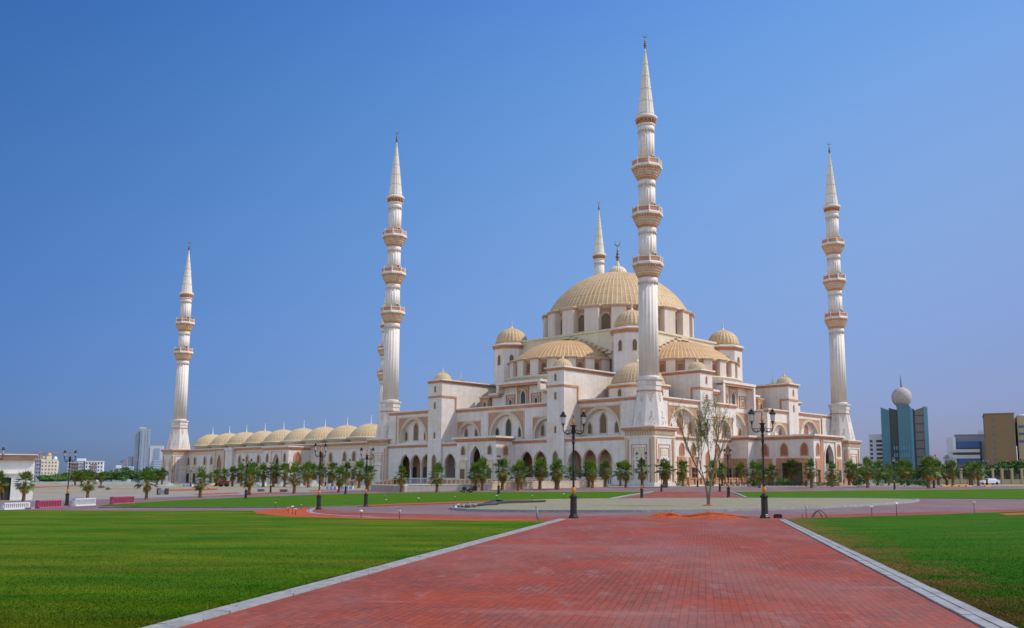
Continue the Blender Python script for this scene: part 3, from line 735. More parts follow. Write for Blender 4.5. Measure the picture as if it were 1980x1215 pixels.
# low corner domes between the wings
for (cx, cy) in ((13.6, 13.3), (13.6, LS - 13.3), (LT - 13.3, 13.3)):
    rk = 1 / cos(pi / 8); b = MB(); b.lathe([(6.7 * rk, 19.5), (6.7 * rk, 23.0)], 8, cx, cy, a0=pi / 8, sm=False)
    cd = b.build('corner_drum', 'marble', hall)
    b = MB(); b.m = 0; b.lathe([(6.75 * rk, 22.7), (6.95 * rk, 23.0), (7.15 * rk, 23.25)], 8, cx, cy, a0=pi / 8, sm=False)
    b.m = 1; b.lathe([(7.2 * rk, 23.25), (7.2 * rk, 23.6), (6.6 * rk, 23.75)], 8, cx, cy, a0=pi / 8, sm=False)
    b.m = 0; b.lathe([(6.4, 23.6), (6.4, 24.0), (6.2, 24.1)], 48, cx, cy)
    b.build('cornice', ['terracotta', 'cream'], cd)
    b = MB(); ribbed_dome(b, cx, cy, 24.0, 6.25, 5.1, 48, .07, 14, tip=.3); d_ = b.build('dome', ['dome_tile_small', 'dome_rib'], cd)
    b = MB(); b.lathe([(.8, 28.95), (.65, 29.3), (.3, 29.6), (.12, 30.0)], 14, cx, cy); finial(b, cx, cy, 29.9, 2.2, .08, False); b.build('finial', 'cream', d_)
    for k in range(8):
        a = k * pi / 4; nn = Vector((cos(a), sin(a), 0)); t = Vector((-sin(a), cos(a), 0)); ctr = Vector((cx, cy, 0))
        if nn.x > .3 and nn.y > .3: continue
        def fn(u, d, z): q = ctr + nn * (6.7 - d) + t * u; return (q.x, q.y, z)
        window(cd, fn, 0, 0, 20.6, 22.6, 1.05, 'lattice', 'beige', .16, .1)
# main drum, dome, lantern
md = drum_ring(ox, oy, 19.2, 39.8, 46.6, 18, R(180 + 45 + 4), 3.9, 20.9, hall, (40.8, 45.3), 2.5, 'lattice', 'beige', cap=.75)
b = MB(); ribbed_dome(b, ox, oy, 47.4, 19.9, 12.5, 96, .08, 24)
gd = b.build('main_dome', ['dome_tile', 'dome_rib'], hall)
b = MB(); lobed_dome(b, ox, oy, 59.5, 2.75, 2.6, 22, .12); b.lathe([(2.85, 59.35), (2.85, 59.6), (2.6, 59.65)], 40, ox, oy)
b.lathe([(1.0, 61.7), (.55, 62.6), (.3, 63.3), (.2, 63.8)], 16, ox, oy)
ln = b.build('lantern', 'cream', gd)
b = MB(); finial(b, ox, oy, 63.4, 6.6, .19); b.build('finial', 'finial_metal', ln)

# --- gabled window blocks over the middle of each facade
def gable(F, uc, d, pm, fm, right):
    b = MB(F); b.m = 0
    b.box(uc - 11.0, uc + 11.0, d, 22, 19.6, 23.4)                 # shoulders
    b.box(uc - 6.9, uc + 6.9, d, 22, 23.4, 26.2)                   # raised middle
    b.box(uc - 7.6, uc - 6.75, d - 2.0, d + .01, 23.7 if not right else 19.6, 26.0); b.box(uc + 6.75, uc + 7.6, d - 2.0, d + .01, 23.7 if not right else 19.6, 26.0)
    b.m = 1; b.box(uc - 7.6, uc + 7.6, d - 1.9, d + .01, 25.2, 25.75)
    b.m = 0; b.box(uc - 7.75, uc + 7.75, d - 2.15, d + 1, 25.75, 26.35)
    for sg in (-1, 1):
        x0, x1 = sorted((uc + sg * 7.6, uc + sg * 11.2))
        b.m = 1; b.box(x0, x1, d - 1.1, d + .01, 22.9, 23.4); b.m = 0; b.box(x0, x1, d - 1.3, d + .5, 23.4, 23.9)
        # little corner pavilion
        p0, p1 = sorted((uc + sg * 12.6, uc + sg * 15.6)); m_ = (p0 + p1) / 2
        b.m = 2; b.box(p0, p1, d + .3, d + 6, 19.6, 22.6); b.m = 1; b.box(p0 - .2, p1 + .2, d + .1, d + 6, 22.6, 23.1); b.m = 2; b.box(p0 - .35, p1 + .35, d - .05, d + 6, 23.1, 23.4)
        for x in (p0 + .25, p1 - .25): b.m = 1; b.box(x - .25, x + .25, d + .15, d + .4, 19.6, 22.6)
    g = b.build('gable_block', ['marble', 'terracotta', 'beige'], hall)
    for du, zt, hw in ((0, 25.0, 1.95), (-4.4, 23.3, 1.6), (4.4, 23.3, 1.6)):
        c = MB(F); dd = d
        for j in range(3):
            c.m = j % 2; w_ = hw - j * .34; z = zt - j * .34
            c.box(uc + du - w_, uc + du + w_, dd - .2 + j * .06, dd + .02, z - .2, z)
            for sg in (-1, 1): x = uc + du + sg * (w_ - .09); c.box(x - .1, x + .1, dd - .2 + j * .06, dd + .02, 20.1, z - .2)
        c.m = 2; c.box(uc + du - hw + .9, uc + du + hw - .9, dd - .04, dd + .02, 20.1, zt - .9)
        c.build('window_surround', ['terracotta', 'beige', 'brownpanel'], g)
    window(g, F, uc, d - .05, 20.7, 24.2, 1.7, 'dark_glass', 'marble', .2, .12)
    for du in (-4.4, 4.4): window(g, F, uc + du, d - .05, 20.4, 22.3, 1.05, 'dark_glass' if not right else pm, 'marble', .14, .12)
    for sg in (-1, 1): window(g, F, uc + sg * 14.1, d + .3, 20.3, 22.2, 1.0, 'lattice', 'beige', .12, .1)
gable(FL, 43.9, 7.2, 'lattice', 'beige', False)
gable(FR, 44.8, 7.05, 'lattice_red', 'terracotta', True)

# --- left porch
def porch_face(F, uc, hw, d, z0, ztop, wa, zsp, zap, wins, wz, pm, fm, pil=None, panel=True):
    b = MB(F); wall(b, uc - hw, uc + hw, z0, ztop, d, [(uc, wa, z0, zsp, zap)], 1.2); return b
P = empty('side_porch', (0, 0, 0)); P.name = 'porch'; P.parent = hall
b = MB(FL)
wall(b, 37.2, 50.5, .5, 11.2, -8.6, [(43.85, 3.7, .5, 6.6, 10.0)], 1.0)
for u in (37.2, 50.5): b.quad((u, -8.6, .5), (u, -3.2, .5), (u, -3.2, 11.2), (u, -8.6, 11.2))
b.quad((37.2, -8.6, 11.2), (50.5, -8.6, 11.2), (50.5, -3.2, 11.2), (37.2, -3.2, 11.2))
wl_ = b.build('porch_wall', 'marble', P, recalc=False)
b = MB(FL)
for (o, z0, z1, m_) in ((.2, 11.0, 11.3, 0), (.5, 11.3, 11.7, 0), (.9, 11.7, 12.15, 1)): b.m = m_; b.box(37.2 - o, 50.5 + o, -8.6 - o, -2.7, z0, z1)
b.build('porch_cornice', ['terracotta', 'marble'], P)
b = MB(FL); ring(b, 43.85, 3.7, 1.0, 6.6, 10.0, -8.6, .3, .15); b.m = 1
for u in (41.2, 46.5): b.box(u - .12, u + .12, -8.75, -8.6, 1.0, 10.9)
b.box(41.1, 46.6, -8.78, -8.6, 10.6, 10.85)
b.build('porch_arch', ['marble', 'marble'], P, recalc=False)
for u in (39.2, 48.2): window(P, FL, u, -8.6, 8.0, 10.1, 1.35, 'lattice', 'beige', .15)
for u in (39.2, 48.2):
    b = MB(FL); b.m = 0; b.box(u - 1.4, u + 1.4, -8.7, -8.55, 1.0, 6.7); b.m = 1; b.box(u - 1.1, u + 1.1, -8.8, -8.65, 1.0, 6.2); b.m = 2; b.box(u - .75, u + .75, -8.85, -8.7, 1.0, 4.7)
    b.build('porch_door', ['beige', 'cream', 'lattice'], P)
def FS(s0, sg=-1): return lambda u, d, z: (u, s0 + d * 1.0, z)
window(P, lambda u, d, z: (u, 37.2 + d, z), -5.5, 0, 7.9, 10.2, 1.3, 'lattice_red', 'terracotta', .15)
b = MB(FL); b.box(37.6, 50, -3.3, -3.1, 1, 11); b.build('porch_back_wall', 'brownpanel', P)
# --- right porch and its vestibule
Q = empty('porch', (0, 0, 0)); Q.parent = hall
b = MB(FR); b.box(34.0, 55.6, -3.3, 1.4, .3, 11.6)
b.build('vestibule', 'marble', Q)
b = MB(FR)
wall(b, 37.7, 51.9, .3, 11.6, -18.0, [(45.1, 4.2, .3, 7.0, 10.3)], 1.0)
# side walls with a broad square portal
SW = lambda x0: (lambda u, d, z: (x0 + d, u, z))
b.fn = SW(37.7); wall(b, -18.0, -3.2, .3, 11.6, 0, [(-12.3, 5.6, .3, 6.0, 6.0)], .9)
b.fn = SW(51.9); wall(b, -18.0, -3.2, .3, 11.6, 0, [(-12.3, 5.6, .3, 6.0, 6.0)], -.9)
b.fn = None; b.quad((37.7, -18, 11.6), (51.9, -18, 11.6), (51.9, -3.2, 11.6), (37.7, -3.2, 11.6))
b.build('porch_wall', 'marble', Q, recalc=False)
b = MB(FR)
for (o, z0, z1, m_) in ((.15, 11.4, 11.7, 0), (.4, 11.7, 12.05, 0), (.7, 12.05, 12.45, 1)):
    b.m = m_; b.box(37.7 - o, 51.9 + o, -18 - o, -2.9, z0, z1); b.box(34.0 - o, 55.6 + o, -3.3 - o, 1.2, z0 + .003, z1 + .003)
b.build('porch_cornice', ['terracotta', 'marble'], Q)
b = MB(FR); b.m = 0; ring(b, 45.1, 4.2, 1.0, 7.0, 10.3, -18.0, .35, .2); b.m = 1
for u in (42.2, 48.4): b.box(u - .14, u + .14, -18.2, -18.0, .3, 11.2)
b.m = 2; b.box(40.9, 42.0, -18.12, -18.0, .3, 11.4); b.box(48.6, 49.2, -18.12, -18.0, .3, 7.2)
b.m = 1; b.box(42.1, 48.5, -18.25, -18.0, 10.9, 11.15)
b.build('porch_arch', ['marble', 'beige', 'terracotta'], Q, recalc=False)
for u in (39.6, 50.3):
    window(Q, FR, u, -18.0, 7.8, 10.4, 1.3, 'lattice_red', 'terracotta', .18)
    b = MB(FR); b.m = 0; b.box(u - 1.2, u + 1.2, -18.12, -17.95, .8, 7.0); b.m = 1; b.box(u - .9, u + .9, -18.2, -18.05, .8, 6.5); b.m = 2; b.box(u - .5, u + .5, -18.26, -18.1, 1.6, 4.4)
    b.build('porch_panel', ['terracotta', 'brownpanel', 'dark_glass'], Q)
b = MB(SW(37.7))
b.m = 0
b.box(-16.3, -15.1, -.14, .02, .8, 6.1); b.box(-9.5, -8.5, -.14, .02, .8, 6.1); b.box(-16.3, -8.5, -.14, .02, 6.1, 7.1)
b.box(-7.4, -3.6, -.14, .02, .8, 7.1); b.m = 1; b.box(-6.9, -4.1, -.2, -.1, .8, 6.4)
b.m = 2; b.box(-6.5, -4.5, -.26, -.16, .8, 4.7)
b.build('porch_portal', ['terracotta', 'brownpanel', 'dark_door'], Q)
for u in (-15.7, -10.6, -5.6): window(Q, SW(37.7), u, 0, 7.8, 10.4, 1.5, 'lattice_red', 'terracotta', .25, .15)
b = MB(SW(34.0)); b.box(-2.9, 1.0, -.1, .02, .8, 7.1); b.m = 1; b.box(-2.0, 0.2, -.16, -.05, .8, 4.8)
b.build('portal_panel', ['brownpanel', 'dark_door'], Q)
b = MB(); b.box(37.9, 51.7, -3.6, -3.35, .8, 11); b.build('porch_back_wall', 'brownpanel', Q)

# ================================================================== COURTYARD ARCADE
court = empty('courtyard_arcade', C0, PHI, 'long low marble courtyard wall with arched windows under a row of shallow ribbed domes', 'arcade')
CW = 1.7
b = MB(FL); b.box(91.0, 203.6, CW, 12.0, -1, 12.0); b.box(200, 211, 4, LT, -1, 12.0)
b.build('wall', 'marble', court)
b = MB(FL); b.m = 2; b.box(91, 203.6, CW - .15, CW + .1, 11.0, 12.0)
cornice(b, 91.0, 203.6, CW, 11.95, 13.0, .6, 1.5, False)
b.box(91, 203.6, CW + 1, 12, 12.0, 12.9)
b.build('cornice', ['terracotta', 'marble', 'beige'], court)
def wx(px, py=882, t=CW):     # window position along the wall from its photo column
    r = ray(px, py); k = (t + C0.dot(DR)) / (r[0] * DR.x + r[1] * DR.y); p = Vector((r[0] * k, r[1] * k, 0)); return (p - C0).dot(DL)
for px in (365.5, 377.8, 396.9, 409.8, 464.0, 478.4, 500.6, 623.6, 640, 666.8, 684.7):
    u = wx(px); window(court, FL, u, CW, 7.6, 10.3, 1.5, 'lattice', 'beige', .3, .2)
    b = MB(FL); b.m = 0; b.box(u - 1.3, u + 1.3, CW - .1, CW + .02, 1.0, 7.0); b.m = 1; b.box(u - .85, u + .85, CW - .16, CW - .05, 1.4, 4.6)
    b.build('door_panel', ['beige', 'dark_glass'], court)
# portal with tall pointed niche
u0 = wx(426)
b = MB(FL); b.m = 0; b.box(u0 - 3.4, u0 - 2.6, CW - .5, CW, .5, 12.2); b.box(u0 + 2.6, u0 + 3.4, CW - .5, CW, .5, 12.2)
wall(b, u0 - 2.6, u0 + 2.6, .5, 12.2, CW - .3, [(u0, 3.2, .5, 6.8, 11.0)], .3)
b.m = 1; ring(b, u0, 3.2, 1.0, 6.8, 11.0, CW - .3, .25, .12); b.m = 2; pane(b, u0, 3.2, .5, 6.8, 11.0, CW - .04)
b.build('portal', ['beige', 'marble', 'lattice_red'], court, recalc=False)
b = MB(FL); b.box(u0 - 9.5, u0 - 5.0, CW - 1.0, CW, .5, 12.0); b.box(u0 - 9.7, u0 - 4.8, CW - 1.3, CW, 12.0, 12.98); b.build('pier', ['marble'], court)
# projecting porch of the courtyard
pf = -5.6; ua, ub = 127.4, 141.2
b = MB(FL); wall(b, ua, ub, .3, 11.2, pf, [(134.0, 3.6, .3, 6.4, 9.9)], .9)
for u in (ua, ub): b.quad((u, pf, .3), (u, CW, .3), (u, CW, 11.2), (u, pf, 11.2))
b.box(ua + 1, ub - 1, pf + 2, CW, .3, 11.0)
pw = b.build('porch_wall', 'marble', court, recalc=False)
b = MB(FL); cornice(b, ua, ub, pf, 11.15, 12.2, .5, 8.2, True); b.build('porch_cornice', ['terracotta', 'marble'], court)
b = MB(FL); ring(b, 134.0, 3.6, 1.0, 6.4, 9.9, pf, .28, .14); b.box(131.2, 131.4, pf - .15, pf, .5, 10.6); b.box(136.6, 136.8, pf - .15, pf, .5, 10.6); b.box(131.2, 136.8, pf - .15, pf, 10.6, 10.8)
b.build('porch_arch', 'beige', court, recalc=False)
for u in (129.4, 138.9): window(court, FL, u, pf, 7.6, 10.2, 1.3, 'lattice', 'beige', .2)
for d in (-2.6,): window(court, SW2 if False else (lambda u, dd, z: (u, ua + dd, z)), d, 0, 7.2, 10.3, 1.7, 'lattice_red', 'terracotta', .4, .2)
# the dome row
def wd(px, py, t): return wx(px, py, t)
dpx = [(411.5, 840), (443.8, 838.5), (476.9, 836), (512.4, 834), (548.8, 831.4), (587.7, 829), (628.8, 826), (671.5, 823.5), (717.5, 819.7)]
us = [wx(p[0], p[1], 7.0) for p in dpx]
for u in us:
    b = MB(); b.m = 0; b.lathe([(5.7, 12.8), (5.7, 13.75), (6.95, 13.95), (7.0, 14.25), (6.0, 14.45)], 48, 7.0, u)
    dd = b.build('dome_base', 'cream', court)
    b = MB(); ribbed_dome(b, 7.0, u, 14.4, 6.1, 4.0, 44, .06, 12, tip=.15); b.build('dome', ['dome_tile_small', 'dome_rib'], dd)
    b = MB(); b.lathe([(.3, 18.3), (.1, 18.7), (.055, 20.0), (.02, 20.9)], 8, 7.0, u); b.build('finial', 'white_paint', dd)

# ================================================================== GROUND
mat('sand', (0.27, 0.225, 0.145), 0.95, col2=(0.21, 0.18, 0.125), vscale=0.09, detail=10, bright_var=0.18, bvscale=1.2, bump=0.5, bscale=3)
mat('island_sand', (0.235, 0.205, 0.12), 0.95, col2=(0.19, 0.175, 0.11), vscale=0.5, detail=10, bright_var=0.25, bvscale=4, bump=0.6, bscale=6)
mat('dusty_tarmac', (0.20, 0.185, 0.165), 0.9, col2=(0.25, 0.22, 0.18), vscale=0.12, detail=8, bright_var=0.12, bvscale=2)
mat('red_soil', (0.38, 0.058, 0.010), 0.95, col2=(0.30, 0.055, 0.015), vscale=1.5, detail=8, bright_var=0.3, bvscale=7, bump=1.0, bscale=9)
mat('kerb', (0.28, 0.28, 0.285), 0.8, col2=(0.21, 0.205, 0.20), vscale=2.0, bright_var=0.12, bvscale=9, bump=0.2, bscale=20)
mat('kerb_dark', (0.17, 0.17, 0.16), 0.8, col2=(0.12, 0.12, 0.115), vscale=1.5, bright_var=0.15, bvscale=7)

def grass(name, c1, c2, dry, lo, stripe=None):
    m = mat(name, c1, 0.85, col2=c2, vscale=.30, detail=12, lo=.40, hi=.60, stretch=(.6, 1.3, 1), bright_var=0.38, bvscale=28, bump=0.9, bscale=45, spec=0.03)
    nt = m.node_tree; N = nt.nodes; Lk = nt.links; b = N['Principled BSDF']; src = b.inputs['Base Color'].links[0].from_socket
    tc = N.new('ShaderNodeTexCoord'); mp = N.new('ShaderNodeMapping'); mp.inputs['Rotation'].default_value = (0, 0, R(stripe or 0)); mp.inputs['Scale'].default_value = (.5, 1.6, 1)
    Lk.new(tc.outputs['Object'], mp.inputs[0])
    n = N.new('ShaderNodeTexNoise'); n.inputs['Scale'].default_value = 0.22; n.inputs['Detail'].default_value = 12; n.inputs['Roughness'].default_value = 0.72; Lk.new(mp.outputs[0], n.inputs[0])
    r = N.new('ShaderNodeMapRange'); r.inputs[1].default_value = lo; r.inputs[2].default_value = lo + .28; r.inputs[4].default_value = .75; Lk.new(n.outputs[0], r.inputs[0])
    mx = N.new('ShaderNodeMix'); mx.data_type = 'RGBA'; mx.inputs[7].default_value = (*dry, 1); Lk.new(r.outputs[0], mx.inputs[0]); Lk.new(src, mx.inputs[6])
    out = mx.outputs[2]
    if stripe is not None:   # mowing bands
        w_ = N.new('ShaderNodeTexWave'); w_.wave_type = 'BANDS'; w_.bands_direction = 'Y'; w_.inputs['Scale'].default_value = 0.16; w_.inputs['Distortion'].default_value = 3.5; w_.inputs['Detail'].default_value = 2
        m3_ = N.new('ShaderNodeMapping'); m3_.inputs['Rotation'].default_value = (0, 0, R(stripe)); Lk.new(tc.outputs['Object'], m3_.inputs[0]); Lk.new(m3_.outputs[0], w_.inputs[0])
        r3 = N.new('ShaderNodeMapRange'); r3.inputs[3].default_value = .93; r3.inputs[4].default_value = 1.07; Lk.new(w_.outputs[1], r3.inputs[0])
        m4 = N.new('ShaderNodeMix'); m4.data_type = 'RGBA'; m4.blend_type = 'MULTIPLY'; m4.inputs[0].default_value = 1; Lk.new(out, m4.inputs[6]); Lk.new(r3.outputs[0], m4.inputs[7]); out = m4.outputs[2]
    if name == 'grass_right':   # worn brown turf beside the path kerb
        sp = N.new('ShaderNodeSeparateXYZ'); Lk.new(tc.outputs['Object'], sp.inputs[0])
        k1 = N.new('ShaderNodeMath'); k1.operation = 'MULTIPLY_ADD'; k1.inputs[1].default_value = -0.147; k1.inputs[2].default_value = -3.3; Lk.new(sp.outputs[1], k1.inputs[0])
        k2 = N.new('ShaderNodeMath'); k2.operation = 'ADD'; Lk.new(sp.outputs[0], k2.inputs[0]); Lk.new(k1.outputs[0], k2.inputs[1])   # metres right of the kerb
        nn = N.new('ShaderNodeTexNoise'); nn.inputs['Scale'].default_value = .8; nn.inputs['Detail'].default_value = 10; nn.inputs['Roughness'].default_value = .75; Lk.new(tc.outputs['Object'], nn.inputs[0])
        k3 = N.new('ShaderNodeMath'); k3.operation = 'MULTIPLY_ADD'; k3.inputs[1].default_value = 9.0; k3.inputs[2].default_value = -3.6; Lk.new(nn.outputs[0], k3.inputs[0])
        k4 = N.new('ShaderNodeMath'); k4.operation = 'SUBTRACT'; Lk.new(k3.outputs[0], k4.inputs[0]); Lk.new(k2.outputs[0], k4.inputs[1])
        k5 = N.new('ShaderNodeMapRange'); k5.inputs[1].default_value = -.8; k5.inputs[2].default_value = .9; k5.inputs[4].default_value = .85; Lk.new(k4.outputs[0], k5.inputs[0])
        m5 = N.new('ShaderNodeMix'); m5.data_type = 'RGBA'; m5.inputs[7].default_value = (0.17, 0.095, 0.028, 1); Lk.new(k5.outputs[0], m5.inputs[0]); Lk.new(out, m5.inputs[6]); out = m5.outputs[2]
    Lk.new(out, b.inputs['Base Color'])
grass('grass_left', (0.026, 0.105, 0.003), (0.076, 0.150, 0.004), (0.20, 0.155, 0.012), 0.45, 12)
grass('grass_right', (0.026, 0.105, 0.003), (0.044, 0.118, 0.004), (0.15, 0.10, 0.018), 0.55, -20)
grass('grass_far', (0.048, 0.125, 0.006), (0.062, 0.135, 0.006), (0.11, 0.13, 0.015), 0.58, 25)

def pavers(name, c1, c2, c3, dust, ang, bw=0.22, bh=0.11):
    m = bpy.data.materials.new(name); m.use_nodes = True; M[name] = m
    nt = m.node_tree; N = nt.nodes; Lk = nt.links; b = N['Principled BSDF']; b.inputs['Roughness'].default_value = 0.72; b.inputs['Specular IOR Level'].default_value = 0.1
    tc = N.new('ShaderNodeTexCoord'); mp = N.new('ShaderNodeMapping'); mp.inputs['Rotation'].default_value = (0, 0, R(ang)); Lk.new(tc.outputs['Object'], mp.inputs[0])
    br = N.new('ShaderNodeTexBrick'); br.inputs['Scale'].default_value = 1; br.inputs['Brick Width'].default_value = bw; br.inputs['Row Height'].default_value = bh
    br.inputs['Mortar Size'].default_value = 0.008; br.inputs['Mortar Smooth'].default_value = 0.2; br.inputs['Color1'].default_value = (*c1, 1); br.inputs['Color2'].default_value = (*c2, 1)
    br.inputs['Mortar'].default_value = (c3[0] * .42, c3[1] * .55, c3[2] * .8, 1); Lk.new(mp.outputs[0], br.inputs[0])
    def noise(scale, lo, hi, st=(1, 1, 1), det=9):
        q = N.new('ShaderNodeMapping'); q.inputs['Scale'].default_value = st; q.inputs['Rotation'].default_value = (0, 0, R(ang)); Lk.new(tc.outputs['Object'], q.inputs[0])
        n = N.new('ShaderNodeTexNoise'); n.inputs['Scale'].default_value = scale; n.inputs['Detail'].default_value = det; n.inputs['Roughness'].default_value = 0.7; Lk.new(q.outputs[0], n.inputs[0])
        r = N.new('ShaderNodeMapRange'); r.inputs[1].default_value = lo; r.inputs[2].default_value = hi; Lk.new(n.outputs[0], r.inputs[0]); return r.outputs[0]
    def mix(f, a, colr, mul=1.0, blend='MIX'):
        mm = N.new('ShaderNodeMath'); mm.operation = 'MULTIPLY'; mm.inputs[1].default_value = mul; Lk.new(f, mm.inputs[0])
        x = N.new('ShaderNodeMix'); x.data_type = 'RGBA'; x.blend_type = blend; x.inputs[7].default_value = (*colr, 1); Lk.new(mm.outputs[0], x.inputs[0]); Lk.new(a, x.inputs[6]); return x.outputs[2]
    o = mix(noise(0.35, .44, .62), br.outputs[0], c3, .65)
    o = mix(noise(0.22, .45, .72, (1, .45, 1)), o, dust, .62)
    o = mix(noise(1.3, .56, .70, (1.6, .5, 1)), o, (dust[0] * 1.35, dust[1] * 1.5, dust[2] * 1.5), .32)
    o = mix(noise(0.5, .58, .75, (.25, 1.4, 1), 12), o, (dust[0] * 1.35, dust[1] * 1.5, dust[2] * 1.5), .5)
    o = mix(noise(9, .40, .68), o, (.6, .55, .55), .5, 'MULTIPLY')
    Lk.new(o, b.inputs['Base Color'])
    bp = N.new('ShaderNodeBump'); bp.inputs['Strength'].default_value = .5; bp.inputs['Distance'].default_value = .008; bp.invert = True
    Lk.new(br.outputs['Fac'], bp.inputs['Height']); Lk.new(bp.outputs[0], b.inputs['Normal'])
pavers('pavers_red', (0.275, 0.064, 0.036), (0.175, 0.052, 0.040), (0.33, 0.052, 0.020), (0.25, 0.155, 0.145), 98.3)
pavers('pavers_pink', (0.205, 0.125, 0.122), (0.18, 0.115, 0.113), (0.215, 0.10, 0.095), (0.25, 0.215, 0.21), 30)

def sheet(name, pts, m_, dz, label=None, kind='structure', cat=None):
    """flat ground sheet: pts are ground points; follows the lie of the land"""
    bm = bmesh.new(); vs = [bm.verts.new((p[0], p[1], 0)) for p in pts]
    from mathutils.geometry import tessellate_polygon
    for t in tessellate_polygon([[Vector((p[0], p[1], 0)) for p in pts]]):
        try: bm.faces.new([vs[i] for i in t])
        except ValueError: pass
    ys = [p[1] for p in pts]; y = 114
    cuts = [110 + 6 * i for i in range(27)]
    for y in cuts:
        if min(ys) < y < max(ys):
            bmesh.ops.bisect_plane(bm, geom=bm.verts[:] + bm.edges[:] + bm.faces[:], plane_co=(0, y, 0), plane_no=(0, 1, 0), dist=1e-5)
    for v in bm.verts: v.co.z = zg(v.co.y) + dz
    bm.normal_update(); bmesh.ops.reverse_faces(bm, faces=[f for f in bm.faces if f.normal.z < 0])
    me = bpy.data.meshes.new(name); bm.to_mesh(me); bm.free(); me.materials.append(M[m_])
    o = bpy.data.objects.new(name, me); col.objects.link(o)
    return tag(o, label, cat, None, kind)
def gp(L): return [G(*p) for p in L]
def spl(P, n=8, closed=False):
    """smooth curve through points"""
    out = []; k = len(P); rng = range(k if closed else k - 1)
    for i in rng:
        p0 = P[(i - 1) % k] if closed or i > 0 else P[i]; p1 = P[i]; p2 = P[(i + 1) % k]; p3 = P[(i + 2) % k] if closed or i + 2 < k else P[(i + 1) % k]
        for j in range(n):
            t = j / n
            out.append(0.5 * ((2 * p1) + (p2 - p0) * t + (2 * p0 - 5 * p1 + 4 * p2 - p3) * t * t + (3 * p1 - p0 - 3 * p2 + p3) * t ** 3))
    if not closed: out.append(P[-1])
    return out
Z1, Z2, Z3, Z4 = 0.008, 0.016, 0.024, 0.032
# the whole land
bg_pts = [(-6000, -60), (6000, -60), (6000, 9000), (-6000, 9000)]
sheet('ground', [Vector((*p, 0)) for p in bg_pts], 'sand', 0)
# paved roundabout, ring road and the cross roads
V = lambda x, y: Vector((x, y, 0))
PL0, PL1 = G(356, 1215), G(1091.7, 1006); PR0, PR1 = G(1893, 1215), G(1506, 1007)
dl_ = (PL1 - PL0) / (PL1.y - PL0.y); dr_ = (PR1 - PR0) / (PR1.y - PR0.y)
def onL(y): return PL0 + dl_ * (y - PL0.y)
def onR(y): return PR0 + dr_ * (y - PR0.y)
sheet('path', [onL(-8), onR(-8), onR(42.6), onL(43.2)], 'pavers_red', Z3)
road_top = gp([(-200, 973), (0, 971), (150, 967.5), (300, 962), (450, 957), (600, 951.5), (700, 947.5), (860, 945), (1000, 943.6), (1200, 942.2), (1500, 941.6), (1700, 941.2), (1980, 940.6), (2150, 940.6)])
road_bot = [V(120, 40), V(70, 34), V(30, 30), V(9, 28), V(-1, 30), V(-30, 30), V(-80, 32)]
sheet('road', road_top + road_bot, 'pavers_pink', Z1)
mid = gp([(1150, 1006.5), (1091, 1006.4)])
# reddish band of newer paving on the near side of the roundabout
sheet('paving_band', gp([(640, 1003), (760, 1004.5), (1092, 1007.5), (1506, 1007.5), (1600, 1003), (1980, 990), (2100, 985), (2100, 981), (1980, 984.5), (1600, 996), (1480, 998.5), (1092, 999), (900, 997), (700, 992), (610, 984), (598, 992)]), 'pavers_red', Z2)
# lawns
sheet('lawn', spl(gp([(-260, 992), (0, 989), (180, 989.5), (330, 990), (420, 989.5), (500, 990)]), 4) + spl(gp([(500, 990), (496, 996), (560, 1001.5), (650, 1005), (760, 1007.5), (900, 1009), (1040, 1010), (1080, 1008)]), 4)[1:] + [onL(40) - V(.34, 0), onL(11) - V(.34, 0), onL(-8) - V(.34, 0), V(-60, -8)], 'grass_left', Z4 + .03)
sheet('lawn', [onR(-8) + V(.36, 0), onR(11) + V(.36, 0), onR(42.0) + V(.3, 0)] + spl(gp([(1516, 1006), (1570, 1004.3), (1660, 1002), (1760, 999), (1880, 994.5), (1980, 991), (2120, 984)]), 4) + [V(80, 40), V(70, -8)], 'grass_right', Z4 + .03)
sheet('lawn', gp([(190, 978.6), (260, 973.5), (330, 969), (450, 963.5), (600, 957.5), (700, 954.6), (860, 952.8), (1000, 952), (1262, 951.5), (1222, 957.5), (1180, 964.5), (1060, 966.2), (960, 968.2), (860, 972.5), (760, 976), (690, 979), (600, 980.8), (450, 981.4), (300, 981.5)]), 'grass_far', Z4)
sheet('lawn', gp([(1412, 951.8), (1700, 949), (1980, 946), (2160, 945), (2160, 967), (1980, 966), (1850, 965), (1700, 963.5), (1560, 962.8), (1442, 962.6)]), 'grass_far', Z4)
